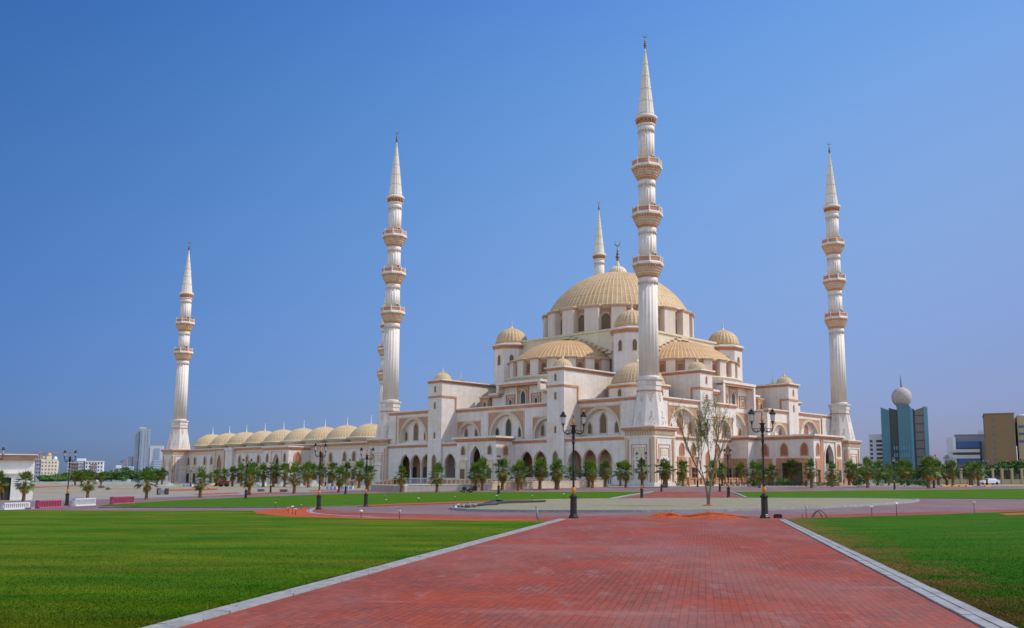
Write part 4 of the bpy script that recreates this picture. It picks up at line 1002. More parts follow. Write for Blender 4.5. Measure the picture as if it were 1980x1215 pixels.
# crossing path between the far lawns
sheet('path', gp([(1266, 951.3), (1408, 951.3), (1436, 963), (1190, 965)]), 'pavers_red', Z2)
def strip(name, P, w_, m_, z0, h, side=1, label=None, kind='structure'):
    """kerb of width w_ and height h along ground points P"""
    mb = MB(); n = len(P); L = []
    for i, p in enumerate(P):
        d = (P[min(i + 1, n - 1)] - P[max(i - 1, 0)]); d.z = 0; d.normalize(); q = Vector((-d.y, d.x, 0)) * w_ * side
        L.append((p.copy(), p + q))
    jr = random.Random(len(P))
    for i in range(n - 1):
        (a, b_), (c, d) = L[i], L[i + 1]
        if n > 35 and not (P[0] - P[-1]).length < .01:      # separate stones with open joints
            g_ = .009 / max((c - a).length, .05); jo = Vector((jr.uniform(-.006, .006), 0, 0))
            a, c = a.lerp(c, g_) + jo, c.lerp(a, g_) + jo; b_, d = b_.lerp(d, g_) + jo, d.lerp(b_, g_) + jo
        za, zc = zg(a.y) + z0 + jr.uniform(-.004, .004), zg(c.y) + z0
        mb.add([(a.x, a.y, za), (b_.x, b_.y, za), (d.x, d.y, zc), (c.x, c.y, zc), (a.x, a.y, za + h), (b_.x, b_.y, za + h), (d.x, d.y, zc + h), (c.x, c.y, zc + h)],
               [(4, 5, 6, 7), (0, 1, 5, 4), (3, 7, 6, 2), (0, 4, 7, 3), (1, 2, 6, 5)])
    o = mb.build(name, m_); return tag(o, label, None, None, kind)
def dens(a, b_, n=40): return [a.lerp(b_, i / n) for i in range(n + 1)]
strip('kerb', dens(onL(-8), onL(43.0), 80), .15, 'kerb', 0, .05, 1)
strip('kerb', dens(onL(-8) - V(.162, 0), onL(43.0) - V(.162, 0), 61), .13, 'kerb', 0, .062, 1)
strip('kerb', dens(onR(-8), onR(42.2), 80), .16, 'kerb', 0, .05, -1)
strip('kerb', dens(onR(-8) + V(.172, 0), onR(42.2) + V(.172, 0), 61), .17, 'kerb', 0, .058, -1)
# round sandy island with its kerb
isl = spl(gp([(880, 985.5), (905, 988.3), (960, 990.2), (1100, 991.2), (1250, 991), (1400, 989), (1550, 985), (1690, 978), (1762, 972), (1768, 968.2), (1730, 966.4), (1600, 965.4), (1440, 965.2), (1250, 966.5), (1080, 968.8), (980, 972.5), (920, 978), (888, 982.5)]), 6, True)
sheet('island', isl, 'island_sand', .10)
strip('kerb', isl[:] + isl[:1], .28, 'kerb', 0, .15, -1)
strip('kerb', spl(gp([(604, 984.5), (592, 990), (612, 996), (700, 1002), (760, 1004.5)]), 6), .3, 'kerb', 0, .06, 1)
strip('kerb', gp([(190, 982.8), (400, 982.8), (600, 982.2), (700, 980.2)]), .2, 'kerb_dark', 0, .08, 1)
strip('kerb', gp([(1182, 965.5), (1222, 958), (1264, 951.6)]), .3, 'kerb', 0, .1, 1)
strip('kerb', gp([(1440, 963.3), (1426, 957), (1410, 951.6)]), .3, 'kerb', 0, .1, -1)
strip('kerb', spl(gp([(1516, 1007), (1570, 1005), (1660, 1003), (1760, 1000), (1880, 995.5), (1980, 992), (2120, 985)]), 4), .15, 'kerb_dark', 0, .06, 1)
strip('kerb', gp([(-60, 984), (60, 985)]), .3, 'kerb', 0, .1, 1)
sheet('soil_bed', gp([(496, 996), (490, 991), (530, 986.6), (585, 984), (604, 983.6), (592, 989), (594, 993), (610, 997), (640, 1000), (700, 1003), (800, 1005), (1000, 1006.8), (1040, 1007), (1040, 1010), (900, 1009.6), (700, 1006.3), (560, 1002)]), 'red_soil', Z4 + .034)
sheet('soil_bed', gp([(674, 979.6), (760, 975.5), (860, 972), (980, 967.6), (1180, 964), (1180, 966.2), (960, 970), (860, 974.8), (760, 978), (700, 980.8)]), 'red_soil', Z4 + .004)
sheet('soil_bed', gp([(1930, 996), (2100, 989), (2100, 993), (1950, 999)]), 'red_soil', Z4 + .034)
# dusty yard and forecourt by the courtyard on the left
sheet('yard', gp([(60, 957), (330, 953), (420, 951), (600, 947.8), (700, 946.6), (700, 948), (600, 951.8), (450, 957.5), (300, 962.5), (150, 968), (30, 971)]), 'dusty_tarmac', Z2)
for pl in ([(320, 947.5), (420, 944.8), (420, 947.6), (330, 949.5)], [(370, 956), (460, 952.5), (465, 954.6), (385, 958)], [(596, 948.7), (660, 946.6), (664, 948.4), (600, 950.5)], [(66, 941.5), (160, 938.6), (165, 940), (70, 943.8)], [(480, 954.5), (560, 950.5), (560, 952.4), (486, 956.5)]):
    sheet('soil_patch', gp(pl), 'red_soil', Z3)
sheet('forecourt', gp([(1180, 942.4), (1640, 940.8), (1980, 939.8), (1980, 938.4), (1640, 938.9), (1300, 939.8), (1180, 940.6)]), 'dusty_tarmac', Z2)
# low planting strip before the right facade
mat('kerb_orange', (0.62, 0.24, 0.02), 0.6)
def ground_line(px0, px1, y0, y1, n): return [G(px0 + (px1 - px0) * i / n, y0 + (y1 - y0) * i / n) for i in range(n + 1)]
for i, (a, b_) in enumerate([(1822, 1838), (1843, 1853), (1857, 1866), (1870, 1880), (1906, 1916)]):
    o = strip('painted_kerb', ground_line(a, b_, 941.6, 941.2, 2), .4, 'kerb_orange', 0.01, .25, 1)

# ================================================================== SOIL HEAP, PIPES, RUBBLE
def heap(name, px0, px1, yb, hpx, m_, label, cat, depth=1.0, seed=0, lobes=5):
    a, b_ = G(px0, yb), G(px1, yb); c = (a + b_) / 2; L = (b_ - a).length; ppm_ = FPX / c.y; h = hpx / ppm_
    rnd = random.Random(seed); mb = MB(); nx, ny = 40, 16
    bumps = [(rnd.uniform(-.75, .75), rnd.uniform(.5, 1), rnd.uniform(.12, .3)) for _ in range(lobes)]
    pts = []
    for j in range(ny + 1):
        for i in range(nx + 1):
            u = -1 + 2 * i / nx; v = -1 + 2 * j / ny
            r = min(1, sqrt(u * u + v * v)); base = (1 - r * r)
            hh = sum(A_ * math.exp(-((u - c0) / w_) ** 2) for c0, A_, w_ in bumps) * .55 + .25
            z = h * min(1.0, hh) * base * (1 + .25 * rnd.uniform(-1, 1) * (1 - r)) - .02
            pts.append((c.x + u * L / 2, c.y + v * depth + (u * (b_.y - a.y) / 2), zg(c.y) + z + .03))
    fs = [(j * (nx + 1) + i, j * (nx + 1) + i + 1, (j + 1) * (nx + 1) + i + 1, (j + 1) * (nx + 1) + i) for j in range(ny) for i in range(nx)]
    mb.add(pts, fs, True); o = mb.build(name, m_); return tag(o, label, cat)
mat('grey_sand', (0.30, 0.29, 0.26), 0.95, col2=(0.24, 0.235, 0.21), vscale=2, bright_var=.2, bvscale=5, bump=.8, bscale=8)
mat('yellow_sand', (0.42, 0.30, 0.12), 0.95, col2=(0.34, 0.25, 0.11), vscale=2, bright_var=.2, bvscale=5, bump=.8, bscale=8)
heap('soil_heap', 1216, 1458, 1002.5, 12, 'red_soil', 'long low heap of bright orange-red soil spread across the paving between the two big lamps', 'soil heap', .9, 4, 9)
heap('soil_heap', 516, 592, 993, 8, 'red_soil', 'orange soil mounded at the curved end of the left lawn', 'soil heap', .9, 2, 5)
for i, (a, b_, y, h, mm, lb) in enumerate([(566, 590, 941, 9, 'grey_sand', 'grey sand heap behind the palms at the courtyard porch'), (592, 624, 941.5, 12, 'grey_sand', 'broad grey gravel heap right of the yellow sand'),
        (560, 584, 939.5, 6, 'yellow_sand', 'small yellow sand heap beside the courtyard porch'), (404, 432, 939, 5, 'yellow_sand', 'yellow sand heap left of the red loader'), (306, 340, 941, 7, 'grey_sand', 'pale grey gravel heap at the foot of the far left minaret'),
        (632, 664, 940, 8, 'grey_sand', 'grey rubble heap in front of the courtyard wall near the ramp'), (534, 566, 940.5, 9, 'grey_sand', 'grey-white gravel heap between palm trunks left of the courtyard porch')]):
    heap('sand_heap', a, b_, y, h, mm, lb, 'sand heap', 2.5, 10 + i, 4)
def gz(p, h): return Vector((p.x, p.y, p.z + h))
mat('black_plastic', (0.03, 0.03, 0.03), 0.5)
mb = MB(); P = [gz(G(x, y), h) for x, y, h in ((905, 984, .18), (930, 981.5, .2), (955, 979, .2), (985, 977, .24), (1020, 975.2, .2), (1054, 973.8, .2))]
mb.tube(spl(P, 6), .085, 10)
tag(mb.build('drain_pipe', 'black_plastic'), 'long black corrugated pipe lying across the left end of the sandy island', 'pipe')
mb = MB(); P = [gz(G(x, y), h) for x, y, h in ((934, 979.6, .16), (955, 976.8, .32), (975, 976.8, .28), (1005, 975, .22), (1030, 973.8, .2))]
mb.tube(spl(P, 6), .08, 10)
tag(mb.build('drain_pipe', 'black_plastic'), 'short bent black pipe lying against the long pipe on the island', 'pipe')
mb = MB(); P = [gz(G(x, y), .22) for x, y in ((900, 984.5), (925, 982.6), (962, 981.4))]
mb.tube(spl(P, 5), .06, 8)
tag(mb.build('drain_pipe', 'black_plastic'), 'thin grey-black pipe nearest the tip of the sandy island', 'pipe')
rnd = random.Random(3)
mat('rubble', (0.20, 0.19, 0.17), 0.9, col2=(0.10, 0.10, 0.095), vscale=3)
mb = MB()
c = G(898, 985)
def rock(mb, c, r, rnd):
    v = []; 
    for (x, y, z) in ((1, 0, 0), (-1, 0, 0), (0, 1, 0), (0, -1, 0), (0, 0, 1), (0, 0, -1)): v.append(tuple(c + Vector((x, y, z)) * r * rnd.uniform(.6, 1.25)))
    mb.add(v, [(0, 2, 4), (2, 1, 4), (1, 3, 4), (3, 0, 4), (2, 0, 5), (1, 2, 5), (3, 1, 5), (0, 3, 5)])
for i in range(26): rock(mb, c + Vector((rnd.uniform(-.75, .75), rnd.uniform(-.5, .5), .16 + rnd.uniform(0, .12))), rnd.uniform(.06, .17), rnd)
tag(mb.build('rubble_pile', 'rubble'), 'small dark pile of broken stone at the left tip of the island', 'rubble', kind='stuff')
mb = MB(); P = [gz(G(881, 985.5), .15), gz(G(884, 983), .28), gz(G(889, 982), .33), gz(G(893, 984), .2)]; rock(mb, (P[1] + P[2]) / 2 - Vector((0, 0, .1)), .12, rnd); rock(mb, P[0], .08, rnd)
tag(mb.build('cement_sack', 'white_paint'), 'crumpled white sack lying on the kerb at the left tip of the island', 'sack')
mb = MB(); c = G(1504, 1002.5); mb.box(c.x - .18, c.x + .18, c.y - .12, c.y + .12, .02, .16); mb.m = 1; mb.box(c.x - .14, c.x + .14, c.y - .1, c.y + .1, .16, .2)
mat('rust', (0.10, 0.02, 0.012), 0.8, col2=(0.05, 0.012, 0.01), vscale=8)
tag(mb.build('drain_box', ['rust', 'black_plastic']), 'small dark red box on the paving at the corner of the right lawn', 'box')
mb = MB(); mb.tube([Vector((G(1040, 1008).x, G(1040, 1008).y, 0)), Vector((G(1037, 1008).x, G(1037, 1008).y, .62))], .045, 10); mb.ball((G(1037, 1008).x, G(1037, 1008).y, .62), .05, 8)
mat('grey_pipe', (0.17, 0.19, 0.20), 0.5)
tag(mb.build('pipe_stub', 'grey_pipe'), 'grey upright pipe stub leaning at the corner of the left lawn by the path', 'pipe')
for (xa, xb, hh, lb) in ((1569, 1600, .36, 'larger black hose loop arching out of the right lawn edge'), (1573, 1590, .3, 'smaller black hose loop inside the larger one on the right lawn')):
    a, b_ = G(xa, 1002.6), G(xb, 1002.8 if hh > .33 else 1002); mb = MB()
    mb.tube([a.lerp(b_, t / 12) + Vector((0, .02 * (hh > .33), hh * sin(pi * t / 12) ** .7)) for t in range(13)], .02, 6)
    tag(mb.build('hose_loop', 'black_plastic'), lb, 'hose')
# ================================================================== FLOODLIGHT STAKES
st = MB(); st.tube([(0, 0, 0), (0, 0, .92)], .014, 6)
stake = empty('stake_light', (0, 0, -50)); st_o = st.build('stake', 'rust', stake)
hd = MB(); hd.add([(-.05, -.03, .9), (.05, -.03, .9), (.05, .05, .87), (-.05, .05, .87), (-.075, -.06, 1.0), (.075, -.06, 1.0), (.06, .05, .98), (-.06, .05, .98)], [(0, 3, 2, 1), (4, 5, 6, 7), (0, 1, 5, 4), (1, 2, 6, 5), (2, 3, 7, 6), (3, 0, 4, 7)])
hd.build('lamp_head', 'white_paint', stake)
SP = [(532, 984, 972), (557, 996, 981), (565, 997, 979), (582, 988, 976), (597, 992, 986), (571, 999, 984), (698, 1005, 987), (772, 1007, 987), (670, 974, 968), (746, 975, 966), (809, 973, 963), (879, 971, 960), (744, 967, 957), (1090, 966, 955),
      (1559, 1003, 978), (1551, 1004, 993), (1686, 999, 979), (1734, 998, 972), (1884, 994, 970), (1029, 968, 958), (960, 969, 958)]
first = True
for i, (x, yb, yt) in enumerate(SP):
    p = G(x, yb); h = (yb - yt) * p.y / FPX
    where = ('planted in the soil bed at the tip of the left lawn' if x < 600 else 'in the soil strip left of the path' if x < 800 and yb > 1000 else 'standing in the strip of far lawn' if x < 1100 else 'at the edge of the right-hand lawn')
    same = [q for q in SP if (q[0] < 600) == (x < 600) and ((q[0] < 800 and q[1] > 1000) == (x < 800 and yb > 1000)) and (q[0] > 1100) == (x > 1100)]
    k = sorted(q[0] for q in same).index(x) + 1
    o = stake if first else copy_thing(stake, (0, 0, 0), 0)
    o.location = (p.x, p.y, p.z); o.scale = (1, 1, h); o.rotation_euler = (0, 0, (i * 1.7) % 6.28)
    ordn = ['leftmost', 'second', 'third', 'fourth', 'fifth', 'sixth', 'seventh', 'eighth', 'ninth', 'tenth'][min(k - 1, 9)]
    tag(o, '%s small stake light %s' % (ordn, where), 'stake light', 'small white-headed lights on stakes'); first = False
    for ch in o.children:
        if ch.name.startswith('lamp_head'): ch.scale = (1, 1, 1)

# ================================================================== STREET LAMPS
def make_lamp():
    root = empty('street_lamp', (0, 0, 0))
    H_ = 4.15
    b = MB(); b.m = 0
    b.lathe([(.24, 0), (.24, .08), (.2, .12), (.2, .16), (.165, .2), (.155, .95), (.2, 1.0), (.2, 1.06), (.13, 1.1), (.1, 1.16)], 8, sm=False)
    base = b.build('base', 'black_iron', root)
    b = MB(); b.lathe([(.055, 1.14), (.075, 1.2), (.1, 1.3), (.105, 1.38), (.075, 1.48), (.06, 1.52)], 14); b.build('gilded_collar', 'gilded', root)
    b = MB(); b.lathe([(.06, 1.1), (.055, 1.14)], 12)
    b.lathe([(.075, 1.5), (.055, 1.56), (.05, 2.2), (.06, 2.22), (.06, 2.28), (.05, 2.3), (.045, 3.55), (.075, 3.6), (.075, 3.68), (.05, 3.72), (.06, 3.82), (.09, 3.9), (.05, 3.95), (.045, 4.0), (.08, 4.05), (.085, 4.4), (.11, 4.44), (.1, 4.48), (.03, 4.5), (.03, 5.0)], 14)
    for sg in (-1, 1):
        b.tube([(sg * .08, 0, 4.4), (sg * .13, 0, 4.47), (sg * .17, 0, 4.46)], .02, 6)
    b.build('pole', 'black_iron', root)
    b = MB(); b.lathe([(.03, 4.5), (.05, 4.53), (.085, 4.62), (.05, 4.72), (.03, 4.78), (.045, 4.8), (.02, 4.83)], 12); b.lathe([(.03, 4.93), (.035, 4.97), (.005, 5.06)], 8); b.build('gilded_knob', 'gilded', root)
    for sg in (-1, 1):
        a = MB(); X = .50
        pts = [Vector((sg * x, 0, z)) for x, z in ((.05, 4.22), (.12, 4.12), (.22, 4.06), (.34, 4.05), (.43, 4.11), (.49, 4.22), (.50, 4.36), (.50, 4.46))]
        a.tube(spl(pts, 4), .022, 7)
        for (cx_, cz, r_) in ((.17, 4.17, .07), (.29, 4.15, .075), (.40, 4.18, .05), (.10, 4.26, .04)):
            a.tube([(sg * (cx_ + r_ * cos(t)), 0, cz + r_ * sin(t)) for t in [2 * pi * i / 14 * .9 for i in range(15)]], .013, 5)
        a.lathe([(.02, 4.4), (.06, 4.46), (.03, 4.49), (.07, 4.53)], 8, sg * X, 0)
        arm = a.build('arm', 'black_iron', root)
        l = MB(); l.m = 1; l.lathe([(.07, 4.55), (.105, 4.9)], 6, sg * X, 0, sm=False)
        l.m = 0
        l.lathe([(.1, 4.52), (.1, 4.56)], 6, sg * X, 0, sm=False)
        for k in range(6):
            t = 2 * pi * k / 6; l.tube([(sg * X + .075 * cos(t), .075 * sin(t), 4.55), (sg * X + .11 * cos(t), .11 * sin(t), 4.91)], .009, 4)
        l.lathe([(.12, 4.89), (.175, 4.91), (.17, 4.94), (.12, 5.0), (.07, 5.03), (.075, 5.06), (.1, 5.07), (.085, 5.09), (.04, 5.13), (.02, 5.15)], 6, sg * X, 0, sm=False)
        lan = l.build('lantern', ['black_iron', 'lamp_glass'], root)
        k = MB(); k.ball((sg * X, 0, 5.17), .035, 8, 1.4); k.build('lantern_knob', 'gilded', lan)
    return root
LP = [(1109, 1003, 800, 0, 'tall black twin-lantern lamp at the left corner of the brick path, largest in the picture'),
      (1479, 1003, 795, 0, 'tall black twin-lantern lamp at the right corner of the brick path'),
      (129, 978, 873, 0, 'black twin-lantern lamp between the pink and the white barriers'),
      (616, 986, 860, 55, 'black twin-lantern lamp at the left end of the roundabout beside the pale kerb'),
      (707, 980, 868, 10, 'black twin-lantern lamp just right of the far lawn strip, before the nearest courtyard door'),
      (1241, 965, 876, 0, 'lamp at the left corner of the far crossing path, in front of the near minaret'),
      (1409, 963, 870, 40, 'lamp at the right corner of the far crossing path, just right of the sparse tree'),
      (475, 965, 889, 10, 'lamp rising through the palm on the left road edge before the courtyard arches'),
      (523, 953, 895, 80, 'thin distant lamp between palms before the courtyard porch'), (964, 956, 882, 80, 'thin lamp right of the lawn mower on the far road'),
      (1279, 951, 889, 0, 'lamp beside the palm pair at the foot of the near minaret'), (668, 956, 889, 20, 'lamp on the road edge left of the lamp beside the courtyard ramp'),
      (1392, 951, 884, 85, 'lamp seen through the sparse tree stems, far side of crossing path'), (1349, 942, 885, 60, 'thin lamp behind the left branches of the sparse tree'),
      (1730, 947, 887, 80, 'dark lamp in front of the glass tower with the ball'), (1806, 944, 880, 10, 'lamp right of the tallest palm near the glass tower'),
      (1832, 941, 885, 30, 'lamp between palms left of the grey modern building'), (1909, 940, 888, 0, 'lamp by the parked white car'),
      (1559, 941, 889, 10, 'lamp left of the side porch behind a palm'), (1597, 938, 892, 0, 'lamp before the pointed arch of the side porch'), (1630, 937.5, 890, 0, 'lamp at the right corner of the side porch'),
      (-14, 984, 867, 0, 'lamp cut off by the left edge of the picture, only its right lantern showing'), (368, 941, 905, 0, 'small distant lamp in front of the courtyard wall near the far left minaret'), (417, 940, 903, 20, 'small distant lamp before the courtyard portal'),
      (331.5, 938, 905, 0, 'small distant lamp at the foot of the far left minaret'), (629, 942, 900, 30, 'small distant lamp behind the grey gravel heap'), (681, 939.5, 903, 70, 'small distant lamp beside the courtyard ramp')]
lamp0 = make_lamp()
for i, (x, yb, yt, rz, lb) in enumerate(LP):
    p = GY(x, yb, 230); h = (yb - yt) * p.y / FPX / 1.0
    o = lamp0 if i == 0 else copy_thing(lamp0, (0, 0, 0), 0)
    s_ = h / 5.12
    o.location = p; o.scale = (s_, s_, s_); o.rotation_euler = (0, 0, R(rz)); tag(o, lb, 'street lamp', 'black twin-lantern lamps')
# ================================================================== ROAD BARRIERS
mat('barrier_white', (0.50, 0.49, 0.53), 0.5, col2=(0.5, 0.5, 0.5), vscale=2); mat('barrier_pink', (0.36, 0.075, 0.135), 0.55, col2=(0.30, 0.07, 0.11), vscale=2)
def barrier(x0, x1, yt, yb, m_, label):
    a, b_ = G(x0, yb), G(x1, yb - 2); d = b_ - a; L = d.length; h = (yb - yt) * a.y / FPX * .95
    root = empty('road_barrier', a, atan2(d.y, d.x), label, 'barrier', 'plastic barriers along the road')
    mb = MB(); 
    prof = [(-.17, 0), (-.17, .07), (-.09, .12), (-.07, h), (.07, h), (.09, .12), (.17, .07), (.17, 0)]
    pts = [(0, y, z) for y, z in prof] + [(L, y, z) for y, z in prof]; n = 8
    mb.add(pts, [tuple(range(n)), tuple(range(2 * n - 1, n - 1, -1))] + [(i, (i + 1) % n, (i + 1) % n + n, i + n) for i in range(n)])
    mb.build('body', m_, root)
    r_ = MB()
    k = int(L / .17)
    for i in range(k):
        x = (i + .5) * L / k; r_.box(x - .03, x + .03, -.15, .15, .09, h - .05)
    r_.box(0, L, -.13, .13, h - .05, h + .02); r_.build('ribs', m_, root)
    e = MB(); e.box(L, L + .1, -.09, .09, .05, h * .95); e.build('end_hook', m_, root)
barrier(4, 53, 973, 986.5, 'barrier_white', 'white ribbed plastic barrier nearest the left edge of the picture')
barrier(71, 115, 968, 984, 'barrier_pink', 'pink ribbed plastic barrier just left of the street lamp')
barrier(142, 181, 964.5, 979.5, 'barrier_white', 'white ribbed plastic barrier just right of the street lamp')
barrier(215, 256, 961, 976, 'barrier_pink', 'pink ribbed plastic barrier at the tip of the far lawn')

# real blades of grass on the nearest turf, so the lawn frays over the kerb
def blades(name, m_, side, n, label, seed):
    rnd = random.Random(seed); v = []; f = []
    for i in range(n):
        Y = 10.3 / (1 - rnd.random() * .80)
        if rnd.random() < smooth(20, 48, Y): continue
        if side < 0:
            k = onL(Y).x - .30; x = k - (rnd.random() ** 1.15) * max(.5, (k + .68 * Y))
        else:
            k = onR(Y).x + .36; x = k + (rnd.random() ** 1.15) * max(.5, (.56 * Y - k))
        a = rnd.uniform(0, 3.14); w_ = rnd.uniform(.004, .009); h = rnd.uniform(.010, .030); lx, ly = rnd.gauss(0, .016), rnd.gauss(0, .016)
        dx, dy = cos(a) * w_, sin(a) * w_; o = len(v); z = .058
        v += [(x - dx, Y - dy, z), (x + dx, Y + dy, z), (x + lx, Y + ly, z + h)]; f.append((o, o + 1, o + 2))
    me = bpy.data.meshes.new(name); me.from_pydata(v, [], f); me.materials.append(M[m_]); o = bpy.data.objects.new(name, me); col.objects.link(o)
    tag(o, label, 'grass', kind='stuff')
blades('grass', 'grass_left', -1, 130000, 'short mown grass of the left lawn nearest the camera', 1)
blades('grass', 'grass_right', 1, 90000, 'short mown grass of the right lawn nearest the camera', 2)

# ================================================================== PALMS
mat('palm_leaf', (0.050, 0.118, 0.006), 0.55, col2=(0.14, 0.19, 0.012), vscale=2.5, bright_var=.4, bvscale=5, spec=.35)
mat('palm_leaf_dark', (0.026, 0.066, 0.006), 0.55, col2=(0.05, 0.12, 0.018), vscale=2.5, bright_var=.35, bvscale=5, spec=.35)
mat('palm_dry', (0.36, 0.20, 0.045), 0.8, col2=(0.20, 0.17, 0.03), vscale=2.2, bright_var=.3, bvscale=5)
mat('palm_trunk', (0.23, 0.12, 0.065), 0.95, col2=(0.13, 0.075, 0.04), vscale=9, bright_var=.3, bvscale=14, bump=1, bscale=18)
for k in ('palm_leaf', 'palm_leaf_dark', 'palm_dry'):   # thin leaves let some light through
    nt = M[k].node_tree; N = nt.nodes; Lk = nt.links; b = N['Principled BSDF']; tr = N.new('ShaderNodeBsdfTranslucent'); ms = N.new('ShaderNodeMixShader'); ms.inputs[0].default_value = .3
    Lk.new(b.inputs['Base Color'].links[0].from_socket, tr.inputs[0]); Lk.new(b.outputs[0], ms.inputs[1]); Lk.new(tr.outputs[0], ms.inputs[2]); Lk.new(ms.outputs[0], N['Material Output'].inputs[0])
def fan_leaf(mb, base, az, el, pet, size, droop, rnd, nb=13):
    d = Vector((cos(az) * cos(el), sin(az) * cos(el), sin(el)))
    P = [base.copy()]; dd = d.copy()
    for i in range(3):
        dd.z -= droop * .16; dd.normalize(); P.append(P[-1] + dd * pet / 3)
    mb.tube(P, .022, 3, .014)
    tip = P[-1]; fw = dd.normalized(); side = fw.cross(Vector((0, 0, 1)))
    if side.length < .05: side = Vector((1, 0, 0))
    side.normalize(); up = side.cross(fw).normalized()
    tw = rnd.uniform(-.4, .4); side, up = side * cos(tw) + up * sin(tw), up * cos(tw) - side * sin(tw)
    for k in range(nb):
        a = R(-112 + 224 * k / (nb - 1)) + rnd.uniform(-.05, .05)
        v = fw * cos(a) + side * sin(a) + up * (.28 - .1 * cos(a)); v.normalize()
        L = size * (1 - .28 * abs(a) / 2) * rnd.uniform(.85, 1.1); w_ = L * .08
        n = v.cross(up).normalized() * w_
        m1 = tip + v * L * .55; v2 = v + Vector((0, 0, -.35 - droop * .45)); v2.normalize(); e = m1 + v2 * L * .5
        mb.add([tuple(tip), tuple(m1 - n), tuple(e), tuple(m1 + n)], [(0, 1, 2, 3)])
def make_palm(seed, H_=5.0, dry=.5, spread=1.0, skirt=1.0):
    rnd = random.Random(seed); root = empty('fan_palm', (0, 0, -60))
    th = H_ * .575; lean = (rnd.uniform(-.12, .12), rnd.uniform(-.12, .12))
    mb = MB(); prof = []
    n = 26
    for i in range(n + 1):
        t = i / n; r = .155 + .10 * (1 - t) ** 3 + (.045 if i % 2 else 0) + (.07 * smooth(.72, 1, t))
        prof.append((r, t * th))
    ang = 12
    pts = []; 
    for r, z in prof:
        for k in range(ang):
            a = 2 * pi * k / ang; rr = r * rnd.uniform(.9, 1.1); pts.append((lean[0] * z / th + rr * cos(a), lean[1] * z / th + rr * sin(a), z - .05))
    mb.add(pts, [(i * ang + k, i * ang + (k + 1) % ang, (i + 1) * ang + (k + 1) % ang, (i + 1) * ang + k) for i in range(n) for k in range(ang)])
    mb.build('trunk', 'palm_trunk', root, recalc=False)
    top = Vector((lean[0], lean[1], th)); g = MB(); nl = 30
    for i in range(nl):
        t = (i + .5) / nl; az = i * 2.39996 + rnd.uniform(-.3, .3); el = R(86 - 108 * t ** .95 + rnd.uniform(-9, 9))
        g.m = 1 if rnd.random() < .35 else 0
        sz = H_ * .165 * spread * rnd.uniform(.85, 1.15)
        fan_leaf(g, top + Vector((0, 0, -.05 - .3 * t * skirt)), az, el, H_ * .185 * spread * rnd.uniform(.55, 1.3), sz, .05 + .55 * t, rnd, 13)
    g.build('crown', ['palm_leaf', 'palm_leaf_dark'], root, recalc=False)
    y = MB(); nd = int(28 * dry)
    for i in range(nd):
        az = i * 2.39996 + 1; el = R(rnd.uniform(-80, -30))
        fan_leaf(y, top + Vector((0, 0, -.25 - .5 * rnd.random())), az, el, H_ * .12 * rnd.uniform(.7, 1.2), H_ * .15 * rnd.uniform(.8, 1.1), 1.6, rnd, 9)
    y.build('dry_fronds', 'palm_dry', root, recalc=False)
    return root
PK = [make_palm(11, dry=1.0), make_palm(12, dry=1.2, spread=.9), make_palm(13, dry=.5, spread=1.1), make_palm(14, dry=.8, spread=.8, skirt=2.4), make_palm(15, dry=1.4, spread=1.0), make_palm(16, dry=.5, spread=1.0, skirt=3.2)]
used = [False] * len(PK)
PALMS = [(-3, 968, 905), (45, 970, 906), (145, 938.5, 908), (157, 938.5, 910), (169, 964, 905), (195, 940, 909), (283, 966, 905), (303, 938, 904), (313, 938, 901),
 (386.6, 963, 901), (417, 940.5, 904), (434, 939.5, 903), (449, 941, 897), (467, 941, 894), (481.5, 958, 892), (487, 940, 889), (508.6, 942, 892), (528, 942, 891), (550, 942, 891), (569, 955, 890), (589, 939.5, 892), (596, 943, 889),
 (607, 938.8, 893), (621, 940, 892), (643, 941, 889), (654.5, 953, 899), (670, 939, 889), (694, 944, 887), (712, 951.5, 894), (776, 952.5, 892), (845, 953, 890), (920, 950.5, 891), (933, 949, 881), (971, 948, 880), (1002.5, 949.5, 886), (1008, 946.5, 887),
 (1043.8, 946, 881), (1075, 946.5, 886), (1079, 947.5, 882), (1108, 943, 896), (1140, 943, 886), (1146, 944.5, 889), (1171, 942, 885), (1200, 941, 889), (1210.5, 943, 887), (1242, 943.5, 883), (1284, 943, 883), (1289, 943.5, 886), (1321, 941, 885),
 (1378, 940.5, 886), (1397, 940.3, 891), (1433, 939, 889), (1458, 938.8, 889), (1469, 944, 891), (1494.5, 938.8, 894), (1531, 938.6, 884), (1570, 944, 879), (1610, 941.5, 885), (1642, 938.5, 888), (1651, 938.8, 892), (1678, 943.5, 880), (1697, 939.4, 887),
 (1719, 939, 893), (1743, 938.8, 885), (1757, 938.6, 886), (1790, 938.5, 884), (1796, 944.5, 876), (1807, 939.2, 890), (1815, 938.8, 885), (1831, 938.5, 893), (1843, 939.4, 884), (1876, 938.6, 889), (1880, 939, 893), (1892, 940.2, 888)]
zones = [(0, 80, 'before the low white building with the dark gate'), (80, 260, 'before the tree belt on the left'), (260, 330, 'left of the far left minaret'), (330, 480, 'before the left half of the courtyard wall'), (480, 600, 'around the courtyard porch'),
         (600, 735, 'before the right half of the courtyard wall'), (735, 960, 'before the left part of the arcaded facade'), (960, 1125, 'before the middle of the arcaded facade'), (1125, 1230, 'between the big left lamp and the near minaret'), (1230, 1300, 'at the foot of the near minaret'),
         (1300, 1445, 'behind the sparse tree'), (1445, 1545, 'around the big right lamp'), (1545, 1660, 'beside the pointed side porch'), (1660, 1765, 'before the glass tower with the ball'), (1765, 1860, 'between the glass tower and the grey building'), (1860, 1960, 'before the brown building')]
ords = ['leftmost', 'second', 'third', 'fourth', 'fifth', 'sixth', 'seventh', 'eighth', 'ninth', 'tenth', 'eleventh']
rnd = random.Random(21)
